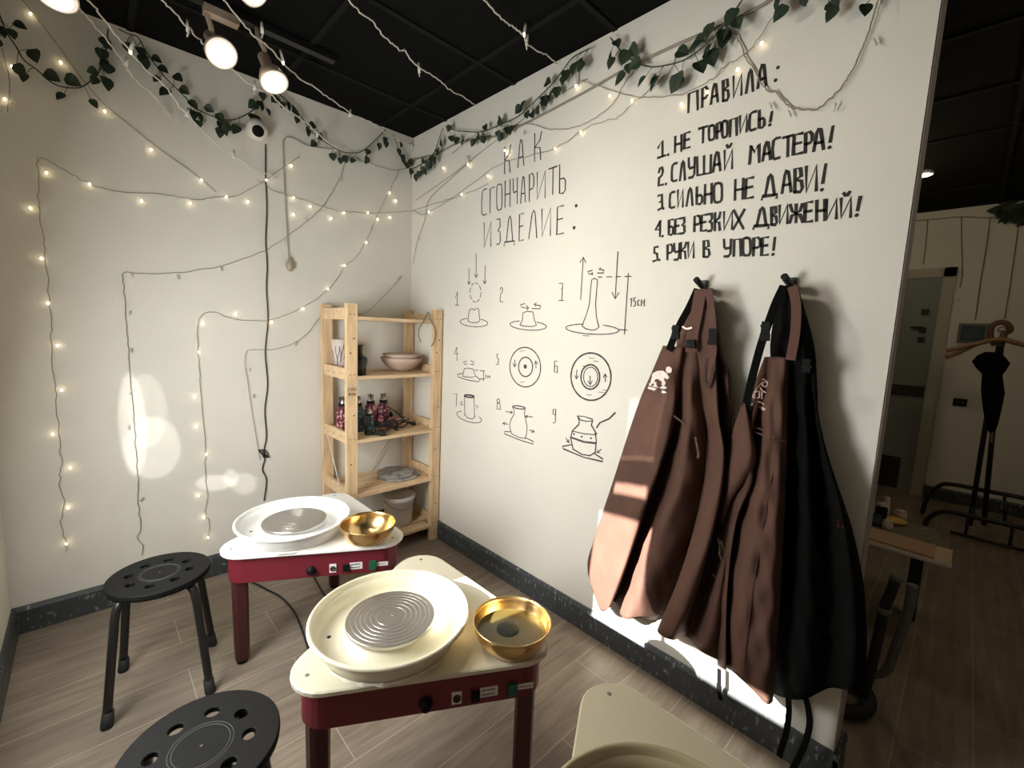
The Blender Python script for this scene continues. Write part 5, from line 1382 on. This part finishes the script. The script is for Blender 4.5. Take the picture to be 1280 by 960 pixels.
rack = thing('coat_rack', 'black metal coat rack with low tube frames by the far wall', 'coat rack', (RXX+0.1, -2.89, 0))
top = q3(1249, 425); bot = q3(1210, 668); bot.z = 0.0
for k, (dx, dyy) in enumerate(((0.0, 0.0), (0.10, -0.075))):
    mb = MB(); mb.tube([(RXX+dx, bot.y+dyy, 0.08), (RXX+dx*0.6, (bot.y+top.y)/2+dyy*0.6, 0.75), (RXX, top.y-0.005+dyy*0.1, 1.47)], 0.016, 10); part(mb, 'upright', M['black_metal'], rack)
mb = MB(); mb.tube(smooth_line([(RXX-0.14, -2.66, 0.012), (RXX-0.14, -2.665, 0.08), (RXX-0.14, -2.72, 0.16), (RXX-0.14, -2.80, 0.185), (RXX-0.14, -2.95, 0.185), (RXX-0.14, -3.20, 0.185), (RXX-0.14, -3.27, 0.15), (RXX-0.14, -3.30, 0.012)], 4), 0.017, 10); part(mb, 'frame_tube', M['black_metal'], rack)
mb = MB(); mb.tube(smooth_line([(RXX+0.26, -2.62, 0.012), (RXX+0.26, -2.64, 0.16), (RXX+0.26, -2.70, 0.28), (RXX+0.26, -2.78, 0.31), (RXX+0.26, -2.95, 0.31), (RXX+0.26, -3.16, 0.31), (RXX+0.26, -3.22, 0.26), (RXX+0.26, -3.24, 0.012)], 4), 0.017, 10); part(mb, 'frame_tube', M['black_metal'], rack)
mb = MB(); mb.tube([(RXX-0.14, -2.80, 0.03), (RXX-0.14, -3.30, 0.03)], 0.012, 8); part(mb, 'base_bar', M['black_metal'], rack)
for yy in (-2.90, -3.06):
    mb = MB(); mb.tube([(RXX-0.14, yy, 0.185), (RXX+0.26, yy, 0.30)], 0.010, 8); part(mb, 'cross_bar', M['black_metal'], rack)
for yy in (-2.88, -3.10):
    mb = MB(); mb.tube([(RXX-0.14, yy, 0.03), (RXX-0.14, yy, 0.185)], 0.010, 8); part(mb, 'cross_bar', M['black_metal'], rack)
mb = MB(); mb.tube([(RXX, top.y-0.012, 1.44), (RXX-0.01, top.y-0.02, 1.56)], 0.02, 10)
mb.tube(smooth_line([q3(x, y) for x, y in ((1244, 432), (1238, 420), (1240, 408), (1250, 403), (1259, 405), (1263, 412), (1258, 416))], 4), 0.018, 10); part(mb, 'hook_top', M['wood_dark'], rack, 'dark curved hook top')
for k, (tilt, lab) in enumerate(((0.02, 'brown wooden hanger on the coat rack, in front'), (-0.16, 'brown wooden hanger on the coat rack, behind the other'))):
    X = RXX-0.06+k*0.05; c = Vector((X, top.y-0.005, 1.465)); t = thing('clothes_hanger', lab, 'hanger', c, 'hangers on the coat rack')
    P = [(0.27, -0.075+tilt*0.3), (0.20, -0.045+tilt*0.2), (0.10, 0.0), (0.0, 0.03), (-0.10, 0.0), (-0.20, -0.045-tilt*0.2), (-0.27, -0.075-tilt*0.3)]
    mb = MB(); mb.tube(smooth_line([c+Vector((0, a, b)) for a, b in P], 3), 0.016, 8); part(mb, 'shoulder', M['wood_hanger'], t)
    mb = MB(); mb.tube(smooth_line([c+Vector((0, a, b)) for a, b in ((0, 0.03), (0, 0.075), (0.022, 0.098), (0.0, 0.12), (-0.022, 0.10))], 4), 0.004, 6); part(mb, 'wire_hook', M['steel_dark'], t)
um = q3(1240, 447, RXX-0.13); ut = q3(1239, 556, RXX-0.13)
t = thing('umbrella', 'folded black umbrella hanging from the coat rack', 'umbrella', um)
mb = MB(); prof = [(1240, 440, 0.03), (1240, 445, 0.065), (1240, 453, 0.090), (1240, 461, 0.072), (1241, 468, 0.048), (1242, 490, 0.056), (1241, 510, 0.045), (1240, 530, 0.03), (1240, 541, 0.014)]
pts = [q3(x, y, RXX-0.13) for x, y, r in prof]
loops = []
for p, (_, _, r) in zip(pts, prof): loops.append([p+Vector((0.55*r*(1+0.12*math.cos(5*a))*math.sin(a), r*(1+0.12*math.cos(5*a))*math.cos(a), 0)) for a in [2*PI*k/30 for k in range(30)]])
mb.rings(loops, smooth=True); part(mb, 'canopy', M['black_cloth'], t)
mb = MB(); mb.tube([pts[-1]+Vector((0, 0, 0.02)), q3(1239, 554, RXX-0.13)], [0.009, 0.006], 8); part(mb, 'tip', M['steel_dark'], t)

# work table just past the wall end
TZ = 0.43
wt = thing('work_table', 'pale low work table with dark legs just past the wall end', 'table', (1.38, -2.35, 0))
yA = -2.803
mb = MB(); mb.box((1.145, yA, TZ-0.022), (1.362, -1.62, TZ)); mb.mi = 1; mb.box((1.139, yA-0.002, TZ-0.014), (1.145, -1.62, TZ-0.001)); part(mb, 'front_board', [M['board'], M['label']], wt)
mb = MB(); mb.box((1.362, yA+0.05, TZ-0.022), (1.66, -1.62, TZ-0.004)); part(mb, 'tabletop', M['board_grey'], wt, 'dusty grey rear half of the top')
for lx, ly in ((1.36, -2.71), (1.36, -1.72)):
    mb = MB(); mb.obox((lx, ly, 0.0), (0.08, 0, 0), (0, 0.05, 0), (0, 0, TZ-0.022)); part(mb, 'leg', M['black_metal'], wt)
t = thing('wooden_board', 'brown wooden board lying on the pale work table edge', 'board', (1.25, -2.62, TZ))
mb = MB(); mb.obox((1.152, -2.745, TZ), (0.185, 0.0, 0), (0.012, 0.27, 0), (0, 0, 0.010)); part(mb, 'plank', M['board_brown'], t)
c = az(1118, 653, TZ); t = thing('yellow_dish', 'small yellow dish on the work table', 'dish', c)
mb = MB(); mb.lathe([(0, -0.003), (0.03, -0.003), (0.045, 0.006), (0.055, 0.016), (0.052, 0.017), (0.04, 0.008), (0, 0.002)], 28, Matrix.Translation((c.x, c.y, TZ))); part(mb, 'body', M['yellow'], t)
cl = [(1100, 650, 0.020, 0.075, 'black_plastic', 'black bottle with a white stripe on the work table, tallest'), (1106, 645, 0.013, 0.085, 'jar', 'slim white tube on the work table beside the black bottle'), (1094, 655, 0.022, 0.045, 'tablet', 'dark blue jar on the work table, against the wall end'), (1109, 660, 0.018, 0.035, 'jar', 'pale jar on the work table left of the yellow dish'), (1125, 648, 0.022, 0.035, 'bisque', 'brownish cup on the work table behind the yellow dish')]
for x, y, r, h, m_, lab in cl:
    r *= 1.35; h *= 1.35; c = az(x, y, TZ-(0.004 if y < 654 else 0.0)); c.x = max(c.x, 1.40); c.z = TZ-0.004; t = thing('jar', lab, 'jar', c, 'small pots on the work table')
    mb = MB(); mb.lathe([(0, 0), (r*0.92, 0), (r, 0.004), (r, h*0.72), (r*0.7, h*0.8), (r*0.7, h*0.84)], 20, Matrix.Translation(c)); part(mb, 'body', M[m_], t)
    mb = MB(); mb.lathe([(r*0.76, h*0.84), (r*0.78, h), (0, h)], 18, Matrix.Translation(c)); part(mb, 'lid', M['jar'] if m_ == 'black_plastic' else M[m_], t)

# frame of a tube chair half hidden by the wall end
ch = thing('tube_chair', 'black and grey tube chair frame half hidden behind the wall end', 'chair', (0.55, -2.60, 0))
XC = 0.42
mb = MB(); mb.tube(smooth_line([ax(x, y, XC) for x, y in ((1120, 722), (1113, 742), (1105, 762), (1098, 795), (1091, 825), (1085, 850), (1079, 868))], 4), 0.017, 12); part(mb, 'back_post', M['black_metal'], ch)
mb = MB(); p = ax(1106, 759, XC); q = ax(1104, 766, XC); mb.tube([p, q], 0.022, 12); part(mb, 'collar', M['grey_tube'], ch, 'pale grey collar')
mb = MB(); mb.tube([ax(1121, 719, XC), ax(1119, 725, XC)], 0.019, 12); part(mb, 'end_cap', M['grey_tube'], ch)
XG = 0.56
mb = MB(); mb.tube(smooth_line([ax(x, y, XG) for x, y in ((1141, 731), (1139, 748), (1135, 764), (1128, 785), (1118, 812), (1111, 832), (1103, 841), (1090, 843), (1075, 838))], 4), 0.0165, 12); part(mb, 'bent_tube', M['grey_tube'], ch, 'grey bent tube')
mb = MB(); c = Vector((0.46, -2.56, 0.028))
mb.tube([c+Vector((0.11*math.cos(a), 0.075*math.sin(a), 0)) for a in [2*PI*k/28 for k in range(29)]], 0.026, 10); part(mb, 'foot_ring', M['rubber'], ch)
